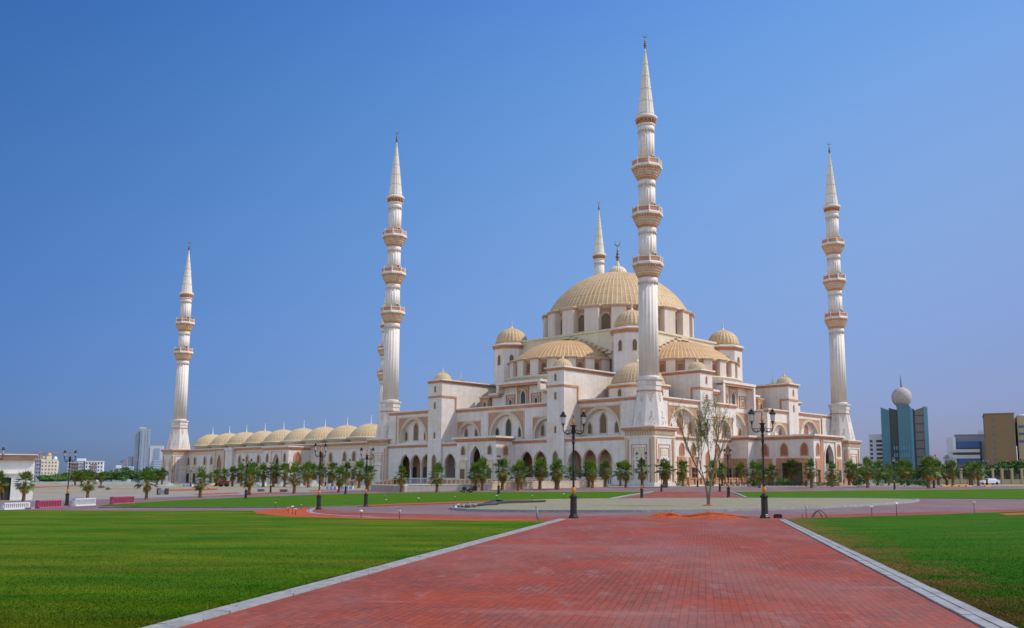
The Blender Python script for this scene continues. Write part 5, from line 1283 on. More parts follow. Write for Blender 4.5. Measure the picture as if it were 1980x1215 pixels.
for i, (x, yb, yt) in enumerate(PALMS):
    p = GY(x, yb, 236); h = (yb - yt) * p.y / FPX
    k = (3 if x in (1570, 1610, 776) else 5 if x in (845, 569, 481.5, 386.6, 169) else rnd.choice([0, 1, 2, 4]))
    if x in (45, 283): k = 2
    zlab = 'somewhere'; n_ = 0
    for a, b_, lb in zones:
        if a <= max(x, 0) < b_:
            inz = [q[0] for q in PALMS if a <= max(q[0], 0) < b_]; n_ = inz.index(x); zlab = lb
            only = len(inz) == 1
    lab = ('%s fan palm %s' % (ords[n_], zlab)) if not only else 'fan palm %s' % zlab
    if used[k]: o = copy_thing(PK[k], (0, 0, 0), 0)
    else: o = PK[k]; used[k] = True
    o.location = p - Vector((0, 0, .05)); s_ = h / 4.75; o.scale = (s_, s_, s_); o.rotation_euler = (0, 0, rnd.uniform(0, 6.28))
    tag(o, lab, 'palm', 'fan palms planted along the road')
for k in range(len(PK)):
    if not used[k]:
        for c in list(PK[k].children): bpy.data.objects.remove(c)
        bpy.data.objects.remove(PK[k])

# ================================================================== SPARSE TREE ON THE ISLAND
mat('pale_bark', (0.21, 0.175, 0.12), 0.9, col2=(0.14, 0.115, 0.08), vscale=8, bump=.6, bscale=20)
mat('small_leaf', (0.19, 0.25, 0.045), 0.7, col2=(0.28, 0.26, 0.09), vscale=3, bright_var=.4, bvscale=9)
tp = G(1369, 981); tp.z += .08
tree = empty('young_tree', tp, 0, 'tall sparse young tree with two pale stems and few leaves, on the sandy island', 'tree')
rnd = random.Random(42); tb = MB(); lf = MB(); U = tp.y / FPX
def px2(dx, dy): return Vector((dx * U, 0, dy * U))
def branch(p, d, L, r, depth):
    pts = [p]; q = p.copy(); dd = d.copy(); n = 6
    for i in range(n):
        dd += Vector((rnd.uniform(-.09, .09), rnd.uniform(-.09, .09), .10)); dd.normalize(); q = q + dd * L / n; pts.append(q.copy())
    tb.tube(pts, r, 6, r * .35)
    if depth < 3:
        for j in range([4, 6, 3][depth]):
            t = rnd.uniform(.2, 1); i = min(n - 1, int(t * n)); b0 = pts[i].lerp(pts[i + 1], t * n - i if t < 1 else 1)
            a = rnd.uniform(0, 6.28); nd = (dd * 1.0 + Vector((cos(a), sin(a), .1)) * [.42, .5, .6][depth]).normalized()
            branch(b0, nd, L * rnd.uniform(.42, .68), r * .5, depth + 1)
    if depth >= 1:
        for j in range(int(10 + L * 15)):
            t = rnd.uniform(.15, 1); i = min(n - 1, int(t * n)); b0 = pts[i].lerp(pts[i + 1], t * n - i if t < 1 else 1)
            c = b0 + Vector((rnd.gauss(0, .05), rnd.gauss(0, .05), rnd.gauss(0, .06))); a = rnd.uniform(0, 6.28); b_ = rnd.uniform(-1, 1)
            u = Vector((cos(a), sin(a), b_)).normalized() * rnd.uniform(.035, .055); v = u.cross(Vector((b_, .3, 1))).normalized() * rnd.uniform(.018, .028)
            lf.add([tuple(c - u), tuple(c - v), tuple(c + u), tuple(c + v)], [(0, 1, 2, 3)])
for pts_, Ls in (([(0, 0), (-1, 22), (-6, 48), (-14, 62), (-26, 84)], [((-26, 84), (-.32, 1), 3.6), ((-14, 62), (.02, 1), 4.4), ((-20, 74), (-.5, 1), 2.6), ((-6, 48), (-.18, 1), 3.4)]),
                 ([(2, 0), (4, 25), (9, 55), (15, 75), (17, 100)], [((17, 100), (.05, 1), 3.5), ((15, 75), (.35, 1), 3.2), ((9, 55), (-.1, 1), 4.6), ((12, 65), (.16, 1), 4.0)])):
    P = spl([px2(*q) for q in pts_], 4); tb.tube(P, .085, 9, .035)
    for (q, d, L) in Ls: branch(px2(*q), Vector((d[0], rnd.uniform(-.12, .12), d[1])).normalized(), L * .80, .032, 0 if L > 4.2 else 1)
tb.build('trunk', 'pale_bark', tree); lf.build('leaves', 'small_leaf', tree, recalc=False)
mb = MB(); mb.lathe([(.42, -.04), (.36, .05), (.12, .1)], 20, tp.x, tp.y); 
for v in range(len(mb.v)): mb.v[v] = (mb.v[v][0], mb.v[v][1], mb.v[v][2] + tp.z)
tag(mb.build('tree_pit', 'red_soil'), 'ring of red soil round the foot of the sparse tree', 'soil')

# ================================================================== SHRUBS, HEDGES, BROADLEAF TREES
mat('leaf_a', (0.045, 0.115, 0.018), 0.7, col2=(0.07, 0.15, 0.025), vscale=.6, bright_var=.4, bvscale=2)
mat('leaf_b', (0.035, 0.085, 0.020), 0.7, col2=(0.055, 0.11, 0.022), vscale=.6, bright_var=.4, bvscale=2)
mat('leaf_c', (0.085, 0.165, 0.022), 0.7, col2=(0.06, 0.13, 0.02), vscale=.6, bright_var=.4, bvscale=2)
mat('bark', (0.13, 0.09, 0.06), 0.9)
def leafy(mb, c, rx, ry, rz, n, ls, rnd, clumps=9):
    cl = []
    for i in range(clumps):
        a = rnd.uniform(0, 6.28); e = rnd.uniform(-.6, 1); r = rnd.uniform(.35, .75)
        cl.append((Vector((cos(a) * rx * r * sqrt(max(0, 1 - e * e * .6)), sin(a) * ry * r * sqrt(max(0, 1 - e * e * .6)), e * rz * .6)), rnd.uniform(.3, .55)))
    for i in range(n):
        q, s_ = cl[i % clumps]; v = Vector((rnd.gauss(0, 1), rnd.gauss(0, 1), rnd.gauss(0, 1))).normalized() * rnd.uniform(.55, 1.0) ** .5
        p = c + q + Vector((v.x * rx * s_, v.y * ry * s_, v.z * rz * s_))
        a = Vector((rnd.gauss(0, 1), rnd.gauss(0, 1), rnd.gauss(0, .6))).normalized() * ls * rnd.uniform(.6, 1.3); b_ = a.cross(v + Vector((.1, .2, .3)))
        if b_.length < 1e-4: continue
        b_ = b_.normalized() * ls * rnd.uniform(.35, .7)
        mb.add([tuple(p - a), tuple(p - b_), tuple(p + a), tuple(p + b_)], [(0, 1, 2, 3)])
def bush(name, x0, x1, yt, yb, Y, m_, label, cat, group=None, n=900, trunk=True, seed=1, ls=None):
    rnd = random.Random(seed); a, b_ = AT(x0, yb, Y), AT(x1, yb, Y); c = (a + b_) / 2; w_ = (b_ - a).length / 2; top = AT((x0 + x1) / 2, yt, Y).z; z0 = zg(Y)
    root = empty(name, (c.x, c.y, z0), 0, label, cat, group)
    h = max(top - z0, .3); ch = h * (.42 if trunk else .55)
    if trunk:
        t = MB(); t.tube([(0, 0, 0), (.03 * h, 0, h * .3), (0, 0.02 * h, h * .6)], w_ * .07, 7, w_ * .03)
        for k in range(4): an = k * 1.7; t.tube([(.01 * h, 0, h * .3), (cos(an) * w_ * .45, sin(an) * w_ * .45, h * .62)], w_ * .035, 5, w_ * .012)
        t.build('trunk', 'bark', root)
    l = MB(); leafy(l, Vector((0, 0, h - ch)), w_ * 1.15, w_ * 1.0, ch * 1.15, n, ls or w_ * .09, rnd)
    l.build('crown', m_, root, recalc=False); return root
BT = [(78, 118, 920, 'leaf_a'), (100, 132, 915, 'leaf_c'), (124, 160, 912, 'leaf_a'), (150, 180, 908, 'leaf_b'), (176, 206, 914, 'leaf_a'), (200, 228, 911, 'leaf_c'), (222, 250, 908, 'leaf_a'), (238, 270, 903, 'leaf_b'), (262, 296, 905, 'leaf_a'), (286, 318, 910, 'leaf_c')]
for i, (a, b_, yt, mm) in enumerate(BT):
    bush('broadleaf_tree', a - 6, b_ + 6, yt, 938.5, 250 + (i % 3) * 9, mm, '%s rounded green tree of the belt on the left behind the palms' % ords[i], 'tree', 'trees of the belt left of the mosque', 1500, True, 100 + i)
RT = [(1655, 1700, 903), (1690, 1735, 906), (1725, 1770, 900), (1762, 1812, 905), (1800, 1850, 899), (1838, 1880, 902), (1872, 1912, 904), (1900, 1945, 897), (1935, 1985, 893), (1965, 2020, 889)]
for i, (a, b_, yt) in enumerate(RT):
    bush('broadleaf_tree', a - 5, b_ + 5, yt, 937, 262 + (i % 3) * 8, ['leaf_a', 'leaf_b', 'leaf_c'][i % 3], '%s green tree of the row on the right, behind the palms and the fence' % ords[i], 'tree', 'trees of the row right of the mosque', 1500, True, 140 + i)
SH = [(1440, 1474, 925, 943, 176, 'leaf_b'), (1500, 1530, 921, 942, 205, 'leaf_c'), (1592, 1628, 918, 943, 185, 'leaf_c'), (1645, 1680, 921, 944, 175, 'leaf_b'), (1688, 1712, 912, 941, 205, 'leaf_c'), (1712, 1740, 908, 942, 200, 'leaf_c'),
      (1738, 1764, 925, 943, 190, 'leaf_b'), (1764, 1798, 926, 944, 180, 'leaf_a'), (1304, 1330, 916, 941, 190, 'leaf_c'), (1362, 1386, 922, 942, 185, 'leaf_b')]
for i, (a, b_, yt, yb, Y, mm) in enumerate(SH):
    bush('shrub', a, b_, yt, yb, Y, mm, '%s of the low leafy shrubs along the right facade and its road edge' % ords[i], 'shrub', 'low shrubs by the right facade', 700, False, 200 + i)
for i, (a, b_, lab) in enumerate([(1480, 1560, 'long low clipped hedge before the broad side portal'), (1572, 1624, 'short low hedge before the pointed side porch'), (1395, 1440, 'low patchy hedge behind the sparse tree')]):
    rnd = random.Random(300 + i); A_, B_ = AT(a, 940, 198), AT(b_, 940, 198); mb = MB()
    L = (B_ - A_).length
    for k in range(int(L * 90)):
        t = rnd.random(); p = A_.lerp(B_, t); p = Vector((p.x, p.y + rnd.uniform(-.5, .5), zg(198) + rnd.uniform(0, .85))); u = Vector((rnd.gauss(0, 1), rnd.gauss(0, 1), rnd.gauss(0, 1))).normalized() * .13; v = u.cross(Vector((.3, .5, 1))).normalized() * .08
        mb.add([tuple(p - u), tuple(p - v), tuple(p + u), tuple(p + v)], [(0, 1, 2, 3)])
    tag(mb.build('hedge', 'leaf_b', recalc=False), lab, 'hedge')

# ================================================================== RETAINING WALLS, RAMPS
def pxwall(name, x0, y0t, y0b, x1, y1t, y1b, m_, label, th=.6, cope=True):
    a, b_ = G(x0, y0b), G(x1, y1b); ha = AT(x0, y0t, a.y).z; hb = AT(x1, y1t, b_.y).z
    d = (b_ - a); d.z = 0; L = d.length; d.normalize(); n = Vector((-d.y, d.x, 0)); root = empty(name, (a.x, a.y, 0), 0, label, 'wall')
    def seg(z0a, z0b, z1a, z1b, o, m2, nm):
        mb = MB(); P = [(-o, z0a, z1a), (L + o, z0b, z1b)]; pts = []
        for t in (-o, th + o):
            for (u, za, zb) in P: 
                for z in (za, zb): q = d * u + n * t; pts.append((q.x, q.y, z))
        mb.add(pts, [(0, 2, 3, 1), (4, 5, 7, 6), (0, 1, 5, 4), (2, 6, 7, 3), (1, 3, 7, 5), (0, 4, 6, 2)]); mb.build(nm, m2, root)
    seg(zg(a.y) - .3, zg(b_.y) - .3, ha - .12, hb - .12, 0, m_, 'wall_face'); seg(ha - .12, hb - .12, ha, hb, .05, 'marble', 'coping')
    return root
stone('blotchy', (0.52, 0.42, 0.30), (0.48, 0.38, 0.27), (0.46, 0.22, 0.12), bw=1.2, bh=.6, stain_lo=.45, stain_hi=.7)
stone('greywall', (0.34, 0.30, 0.265), (0.31, 0.28, 0.25), (0.38, 0.26, 0.18), bw=1.2, bh=.6)
pxwall('retaining_wall', 950, 931, 947.6, 1166, 929.5, 942.4, 'blotchy', 'low blotchy sandstone-coloured retaining wall behind the palms, right of the lawn mower')
pxwall('retaining_wall', 783, 937, 951, 949, 935.3, 948.4, 'greywall', 'low grey-beige retaining wall with white coping behind the lawn mower')
pxwall('retaining_wall', 716, 936.5, 949.8, 782, 939, 951.2, 'greywall', 'short plain grey retaining wall at the left, beside the ramp')
def ramp(pts, label, Y):
    root = empty('ramp_parapet', (0, 0, 0), 0, label, 'parapet'); mb = MB()
    P = [AT(x, y, Y) for x, y in pts]
    for a, b_ in zip(P[:-1], P[1:]):
        mb.m = 0
        for (z0, z1, y) in ((-.22, 0, .2), (-1.25, -1.0, .2)):
            mb.add([(a.x, a.y - y, a.z + z0), (b_.x, b_.y - y, b_.z + z0), (b_.x, b_.y + y, b_.z + z0), (a.x, a.y + y, a.z + z0), (a.x, a.y - y, a.z + z1), (b_.x, b_.y - y, b_.z + z1), (b_.x, b_.y + y, b_.z + z1), (a.x, a.y + y, a.z + z1)],
                   [(0, 3, 2, 1), (4, 5, 6, 7), (0, 1, 5, 4), (1, 2, 6, 5), (2, 3, 7, 6), (3, 0, 4, 7)])
        n = max(2, int((b_ - a).length / .7))
        for k in range(n + 1): q = a.lerp(b_, k / n); mb.box(q.x - .12, q.x + .12, q.y - .14, q.y + .14, q.z - 1.15, q.z - .1)
        mb.m = 1; mb.add([(a.x, a.y, a.z - 1.1), (b_.x, b_.y, b_.z - 1.1), (b_.x, b_.y, b_.z - .15), (a.x, a.y, a.z - .15)], [(0, 1, 2, 3)])
        mb.m = 2; mb.add([(a.x, a.y - .22, zg(Y) - .1), (b_.x, b_.y - .22, zg(Y) - .1), (b_.x, b_.y - .22, b_.z - 1.2), (a.x, a.y - .22, a.z - 1.2)], [(0, 1, 2, 3)])
    mb.build('parapet', ['blotchy', 'terracotta', 'greywall'], root)
ramp([(726, 932), (764, 926), (776, 926)], 'sloping pale balustraded ramp parapet beside the palm left of the arches', 185)
ramp([(669, 931), (690, 926)], 'short sloping pale ramp parapet before the courtyard wall, left of the minaret', 210)
ramp([(828, 930), (840, 928.5)], 'tiny pale ramp parapet end behind the palm before the arcade', 200)
mb = MB(); a, b_ = AT(850, 925, 200), AT(1166, 925, 200)
mb.m = 0; mb.box(a.x, b_.x, 191, 191.4, 2.05, 2.3); mb.box(a.x, b_.x, 191, 191.4, .95, 1.2)
k = 0; x = a.x
while x < b_.x: mb.box(x - .14, x + .14, 191, 191.4, 1.2, 2.05); x += .9
mb.m = 1; mb.box(a.x, b_.x, 191.15, 191.25, 1.2, 2.05); mb.m = 0; mb.box(a.x, b_.x, 191, 191.5, .3, .95)
tag(mb.build('balustrade', ['beige', 'brownpanel']), 'long low stone balustrade above the retaining walls before the arcade', 'balustrade')
# ================================================================== YARD OBJECTS
mat('blue_board', (0.16, 0.30, 0.48), 0.6, col2=(0.24, 0.38, 0.52), vscale=.8)
mat('tyre', (0.015, 0.015, 0.015), 0.8); mat('mower_green', (0.015, 0.035, 0.012), 0.4); mat('mower_yellow', (0.45, 0.30, 0.01), 0.45); mat('seat_black', (0.02, 0.02, 0.02), 0.6)
for i, (x0, x1, yt, yb, lb) in enumerate([(629, 651, 941.5, 946.8, 'pale blue hoarding board left of the palm trunk before the courtyard wall'), (658, 682, 941, 946.3, 'pale blue hoarding board right of that palm trunk'), (352, 372, 937, 941, 'small blue sheet lying by the far left courtyard wall')]):
    a, b_ = GY(x0, yb, 200), GY(x1, yb, 200); h = (yb - yt) * a.y / FPX
    mb = MB(); mb.box(a.x, b_.x, a.y - .05, a.y + .05, a.z, a.z + h); mb.m = 1
    n = 3
    for k in range(n + 1): x = a.x + (b_.x - a.x) * k / n; mb.box(x - .05, x + .05, a.y - .09, a.y + .3, a.z, a.z + h + .05)
    tag(mb.build('hoarding', ['blue_board', 'white_paint']), lb, 'hoarding')
def wheel(mb, c, r, w_, ax='y', n=18):
    pr = [(r * .55, -w_ / 2), (r * .95, -w_ / 2), (r, -w_ / 3), (r, w_ / 3), (r * .95, w_ / 2), (r * .55, w_ / 2)]
    o = len(mb.v); t = MB(); t.lathe(pr, n); 
    pts = [(c[0] + v[0], c[1] + v[2], c[2] + v[1]) for v in t.v]; mb.add(pts, t.f, True)
# ride-on lawn mower
mp_ = G(921 - 16, 953.0); mw = empty('lawn_mower', mp_, R(4), 'dark green ride-on lawn mower with black grass catcher, on the far road', 'lawn mower')
S_ = 31 * mp_.y / FPX / 2.6
mw.scale = (S_,) * 3
b = MB(); b.lathe([(.01, .5), (.28, .52), (.34, .62), (.34, .8), (.26, .95), (.1, 1.02)], 14, -.55, 0); b.box(-.95, -.3, -.28, .28, .42, .72); b.box(-.3, .55, -.3, .3, .35, .5); b.box(-.35, -.28, -.26, .26, .5, 1.05); b.build('body', 'mower_green', mw)
b = MB(); b.box(-.2, .55, -.62, .62, .14, .3); b.box(-.35, .7, -.5, .5, .3, .34); b.build('cutting_deck', 'mower_green', mw)
b = MB(); b.box(.1, .5, -.24, .24, .5, .66); b.box(.44, .56, -.24, .24, .66, 1.12); b.build('seat', 'seat_black', mw)
b = MB(); b.tube([(-.25, 0, 1.0), (-.08, 0, 1.18)], .02, 6); b.tube([(-.08 + .05 * sin(t), .17 * cos(t), 1.18 + .1 * sin(t)) for t in [2 * pi * i / 12 for i in range(13)]], .018, 5); b.build('steering_wheel', 'seat_black', mw)
b = MB(); b.box(.72, 1.45, -.55, .55, .35, 1.0); b.box(.76, 1.4, -.5, .5, 1.0, 1.1); b.box(.6, .72, -.3, .3, .4, .7); b.build('grass_catcher', 'seat_black', mw)
for x, r_, w_ in ((-.75, .23, .16), (.42, .32, .26)):
    for y in (-.5, .5):
        b = MB(); wheel(b, (x, y, r_), r_, w_); q = b.build('wheel', 'tyre', mw); b = MB(); b.box(x - .09, x + .09, y - w_ * .55, y + w_ * .55, r_ - .09, r_ + .09); b.build('hub', 'mower_yellow', q)
b = MB(); b.box(-1.25, -.95, -.45, .45, .12, .34); b.build('front_guard', 'seat_black', mw)
# loader by the courtyard
mat('loader_red', (0.22, 0.025, 0.015), 0.45)
lp = GY(430, 941.3, 200); ld = empty('loader', lp, R(8), 'small red and black loader parked by the courtyard portal', 'loader'); ld.scale = (.8,) * 3
b = MB(); b.box(-.6, 1.3, -.65, .65, .55, 1.15); b.box(.9, 1.5, -.6, .6, .6, 1.35); b.build('body', 'loader_red', ld)
b = MB(); b.box(-.5, .7, -.6, .6, 1.15, 1.3); b.box(-.5, .7, -.6, .6, 2.1, 2.2)
for x in (-.45, .65):
    for y in (-.55, .55): b.box(x - .05, x + .05, y - .05, y + .05, 1.3, 2.1)
b.build('cab', 'seat_black', ld)
b = MB(); b.add([(-1.9, -.8, .1), (-1.9, .8, .1), (-1.2, .8, .15), (-1.2, -.8, .15), (-1.3, -.8, .8), (-1.3, .8, .8), (-1.15, .8, .8), (-1.15, -.8, .8)], [(0, 1, 2, 3), (3, 2, 5, 4), (0, 3, 4), (1, 5, 2), (4, 5, 6, 7)]); b.build('bucket', 'seat_black', ld)
b = MB(); b.tube([(.2, -.5, 1.1), (-.7, -.5, .9), (-1.2, -.5, .5)], .07, 6); b.tube([(.2, .5, 1.1), (-.7, .5, .9), (-1.2, .5, .5)], .07, 6); b.build('arm', 'loader_red', ld)
for x in (-.4, 1.0):
    for y in (-.75, .75): b = MB(); wheel(b, (x, y, .42), .42, .3); b.build('wheel', 'tyre', ld)
def car(name, p, rz, label, colr, sc=1.0):
    mat(colr[0], colr[1], 0.3, spec=.6); r = empty(name, p, rz, label, 'car'); r.scale = (sc,) * 3
    b = MB(); prof = [(-2.2, .35), (-2.25, .7), (-1.9, .95), (-1.1, 1.05), (-.5, 1.5), (.9, 1.55), (1.7, 1.1), (2.15, 1.0), (2.25, .6), (2.2, .35)]; n = len(prof)
    pts = [(x, -.88 * (.86 if z > 1.1 else 1), z) for x, z in prof] + [(x, .88 * (.86 if z > 1.1 else 1), z) for x, z in prof]
    b.add(pts, [tuple(range(n)), tuple(range(2 * n - 1, n - 1, -1))] + [(i, (i + 1) % n, (i + 1) % n + n, i + n) for i in range(n)]); b.build('body', colr[0], r)
    b = MB()
    for y in (-.8, .8): b.add([(-.95, y * 1.03, 1.1), (-.45, y * .99, 1.42), (.85, y * .99, 1.45), (1.45, y * 1.03, 1.12)], [(0, 1, 2, 3)])
    b.add([(-1.12, -.7, 1.08), (-1.12, .7, 1.08), (-.54, .66, 1.46), (-.54, -.66, 1.46)], [(0, 1, 2, 3)]); b.build('window', 'dark_glass', r, recalc=False)
    for x in (-1.4, 1.4):
        for y in (-.8, .8): b = MB(); wheel(b, (x, y, .34), .34, .22); b.build('wheel', 'tyre', r)
    for y in (-.6, .6): b = MB(); b.box(-2.27, -2.15, y - .16, y + .16, .68, .82); b.build('headlight', 'lamp_glass', r)
pc = AT(1914, 938.5, 232); car('parked_car', Vector((pc.x, pc.y, zg(232))), R(12), 'white car parked in front of the pillared fence on the right', ('car_white', (0.72, 0.72, 0.73)), 1.0)
# pale skip-like container in the yard, concrete blocks
mat('galv', (0.36, 0.37, 0.37), .6, col2=(.28, .28, .28), vscale=3)
cp = G(306, 957); h = 12 * cp.y / FPX; L = 17 * cp.y / FPX
r = empty('water_trough', cp, R(-4), 'pale grey tank with dark ends standing on the yard left of the minaret', 'tank')
b = MB(); b.box(.15, L - .15, -.4, .4, .1, h * .8); b.build('tank', 'galv', r)
for x in (0, L - .08): b = MB(); b.box(x, x + .09, -.45, .45, 0, h); b.build('end_frame', 'black_plastic', r)
for (x0, x1, y, lb) in ((499, 511, 951, 'grey concrete block lying on the yard left of the tall palm pair'), (542, 556, 951.5, 'black and white concrete block lying before the courtyard porch'), (191, 202, 944, 'dark slab on the sand behind the left palms'), (206, 214, 947.5, 'small white basin on the sand left of the yard'), (496, 514, 940.5, 'white low cabin-like box before the courtyard wall')):
    a, b_ = GY(x0, y, 215), GY(x1, y, 215); mb = MB(); L = (b_ - a).length; hh = .42 if 'cabin' not in lb else .95
    mb.box(a.x, b_.x, a.y - .3, a.y + .3, a.z, a.z + hh * .8); mb.m = 1; mb.box(a.x - .05, b_.x + .05, a.y - .35, a.y + .35, a.z + hh * .8, a.z + hh)
    tag(mb.build('concrete_block', ['rubble' if 'white' not in lb[:8] else 'white_paint', 'galv']), lb, 'block')
# ================================================================== LOW WHITE BUILDING AT THE LEFT EDGE
Yw = G(0, 970).y + 6
A_ = AT(-90, 970, Yw + 2); B_ = AT(67, 970, Yw); zt = AT(67, 889, Yw).z
lb_ = empty('gatehouse', (AT(66, 900, Yw).x, Yw, 0), R(29), 'low white building with terracotta parapet and dark gate at the left edge', 'building')
Yb = Yw + 10
def X(px, Y): return AT(px, 855, Y).x
def Zp(px, py, Y): return AT(px, py, Y).z
stone('gh_white', (0.66, 0.63, 0.60), (0.62, 0.59, 0.56), (0.5, 0.42, 0.35), bw=.8, bh=.35)
KX = 1 / cos(R(29)) ** 1.0
def GX(px): return (AT(px, 900, Yw).x - AT(66, 900, Yw).x) * .98
mb = MB(); x1 = 0.0; gx = GX(29); z0 = -.1
ztop = Zp(60, 890, Yw); zband = Zp(30, 924, Yw)
mb.box(-22, x1, .3, 9, z0, ztop); mb.box(gx, x1, 0, .35, z0, zband + .3); mb.box(-22, gx, 0, .35, zband, zband + .3)
mb.build('wall', 'gh_white', lb_)
mb = MB(); mb.m = 0; mb.box(-22, x1 + .15, -.02, 9, ztop, ztop + .45); mb.m = 1; mb.box(-22, x1 + .28, -.2, 9, ztop + .45, ztop + .56)
mb.m = 2; mb.box(-22, x1 + .1, -.12, .5, zband + .3, zband + .42); mb.build('parapet', ['brownpanel', 'marble', 'cream'], lb_)
mb = MB(); mb.m = 0; mb.box(-22, gx, .2, .28, z0, zband)
mb.m = 1
for k in range(10): x = gx - .1 - k * .55; mb.box(x - .04, x + .04, .12, .2, z0, zband)
mb.box(-22, gx, .12, .2, zband * .5, zband * .5 + .08); mb.build('gate', ['dark_door', 'seat_black'], lb_)
# ================================================================== FAR BUILDINGS
mat('bld_cream', (0.60, 0.55, 0.43), .7, bright_var=.08, bvscale=.2); mat('bld_white', (0.60, 0.60, 0.62), .6, bright_var=.06, bvscale=.2); mat('bld_grey', (0.25, 0.26, 0.30), .6, bright_var=.1, bvscale=.2)
mat('bld_taupe', (0.17, 0.145, 0.135), .7); mat('bld_brown', (0.235, 0.155, 0.075), .75, col2=(.21, .14, .075), vscale=.1); mat('bld_sand', (0.42, 0.33, 0.19), .75)
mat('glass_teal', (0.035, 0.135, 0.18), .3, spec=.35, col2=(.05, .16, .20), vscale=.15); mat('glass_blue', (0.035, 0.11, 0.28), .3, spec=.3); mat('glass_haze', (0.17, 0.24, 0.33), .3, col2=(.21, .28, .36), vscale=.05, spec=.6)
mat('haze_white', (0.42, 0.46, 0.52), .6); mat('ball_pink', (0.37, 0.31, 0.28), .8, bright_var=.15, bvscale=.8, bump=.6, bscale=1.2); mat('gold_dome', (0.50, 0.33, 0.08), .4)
def bldg(name, x0, x1, yt, Y, m_, label, wins=None, depth=20, root=None, cat='building', cornice_m=None, side=None, ybase=937):
    """block whose front spans photo columns x0..x1 at distance Y; wins=(cols,rows,mat,w,h)"""
    X0, X1 = X(x0, Y), X(x1, Y); zt_ = Zp((x0 + x1) / 2, yt, Y)
    if root is None:
        root = empty(name, ((X0 + X1) / 2, Y, 0), 0, label, cat)
        az = atan2(root.location.x, Y); root.rotation_euler = (0, 0, -az * .92); root.scale = (cos(az * .92), 1, 1)
    ox_, oy_ = root.location.x, root.location.y
    mb = MB(); mb.box(X0 - ox_, X1 - ox_, Y - oy_, Y + depth - oy_, -1, zt_); mb.m = 1
    if cornice_m: mb.box(X0 - ox_ - .3, X1 - ox_ + .3, Y - oy_ - .3, Y + depth - oy_, zt_, zt_ + .5)
    mb.build('wall', [m_, cornice_m or m_], root)
    if wins:
        nc, nr, wm, wf, hf, zlo = wins; W = (X1 - X0) / nc; Hh = (zt_ - zlo) / nr
        for r_ in range(nr):
            for c_ in range(nc):
                mb = MB()
                cx_ = X0 + (c_ + .5) * W - ox_; cz = zlo + (r_ + .5) * Hh
                mb.box(cx_ - W * wf / 2, cx_ + W * wf / 2, Y - oy_ - .12, Y - oy_ + .05, cz - Hh * hf / 2, cz + Hh * hf / 2)
                mb.build('window', wm, root)
    return root, zt_
# left skyline
r, zt = bldg('apartment_building', 83, 114, 891, 620, 'bld_cream', 'cream apartment block with small gold and white roof domes, left of the twin lamp', (5, 5, 'lattice', .35, .4, 4), 24)
bldg('x', 74, 83, 888, 620.3, 'bld_grey', '', (2, 5, 'dark_glass', .4, .35, 4), 24, r)
for px, rr, mm in ((86.5, 1.3, 'gold_dome'), (97, 1.5, 'gold_dome'), (109, 1.2, 'white_paint')):
    c = X(px, 620) - r.location.x; b = MB(); b.box(c - 1.6, c + 1.6, 0, 4, zt, zt + (3.0 if px == 97 else 1)); z_ = zt + (3.0 if px == 97 else 1); b.m = 1; b.ball((c, 2, z_ + .6), rr, 16); b.build('roof_dome', ['bld_cream', mm], r)
r, zt = bldg('apartment_building', 168, 202, 893, 640, 'bld_white', 'white flat block with grey window bays, left of the tall towers', (6, 4, 'dark_glass', .4, .45, 6), 24, cornice_m='bld_white')
bldg('x', 178, 190, 897, 639.6, 'bld_taupe', '', (3, 3, 'bld_white', .3, .3, 6), 3, r); bldg('x', 136, 168, 892, 641, 'bld_grey', '', (4, 5, 'bld_white', .8, .2, 5), 22, r); bldg('x', 143, 156, 895, 640.6, 'bld_taupe', '', (3, 4, 'dark_glass', .5, .4, 5), 3, r)
bldg('x', 160, 176, 887, 646, 'bld_white', '', None, 8, r)
r, zt = bldg('apartment_building', 221, 244, 905, 900, 'bld_grey', 'low grey block behind the trees under the small crane', (6, 3, 'glass_haze', .5, .5, 6), 24)
bldg('x', 228, 238, 900, 901, 'bld_white', '', None, 8, r); bldg('x', 244, 262, 902, 902, 'haze_white', '', (5, 3, 'glass_haze', .5, .5, 6), 20, r)
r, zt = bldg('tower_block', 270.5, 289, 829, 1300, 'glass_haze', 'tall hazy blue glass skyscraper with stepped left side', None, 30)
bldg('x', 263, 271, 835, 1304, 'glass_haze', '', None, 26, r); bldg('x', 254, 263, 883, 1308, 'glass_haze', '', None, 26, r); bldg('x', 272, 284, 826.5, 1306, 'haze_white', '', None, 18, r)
mb = MB(); ox_ = r.location.x
for k in range(26):
    z = 8 + k * 2.55; 
    for (a, b_) in ((274, 278.5), (281, 283), (286, 288.5)): mb.box(X(a, 1300) - ox_, X(b_, 1300) - ox_, -.5, .3, z, z + 1.1)
mb.build('floor_bands', 'haze_white', r)
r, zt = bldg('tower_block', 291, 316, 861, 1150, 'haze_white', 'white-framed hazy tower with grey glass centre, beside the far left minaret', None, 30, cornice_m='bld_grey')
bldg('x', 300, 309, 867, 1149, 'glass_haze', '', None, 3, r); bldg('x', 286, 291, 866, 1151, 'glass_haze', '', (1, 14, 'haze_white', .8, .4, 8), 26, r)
bldg('x', 296, 313, 889, 1146, 'glass_haze', '', (1, 8, 'haze_white', .9, .3, 6), 3, r)
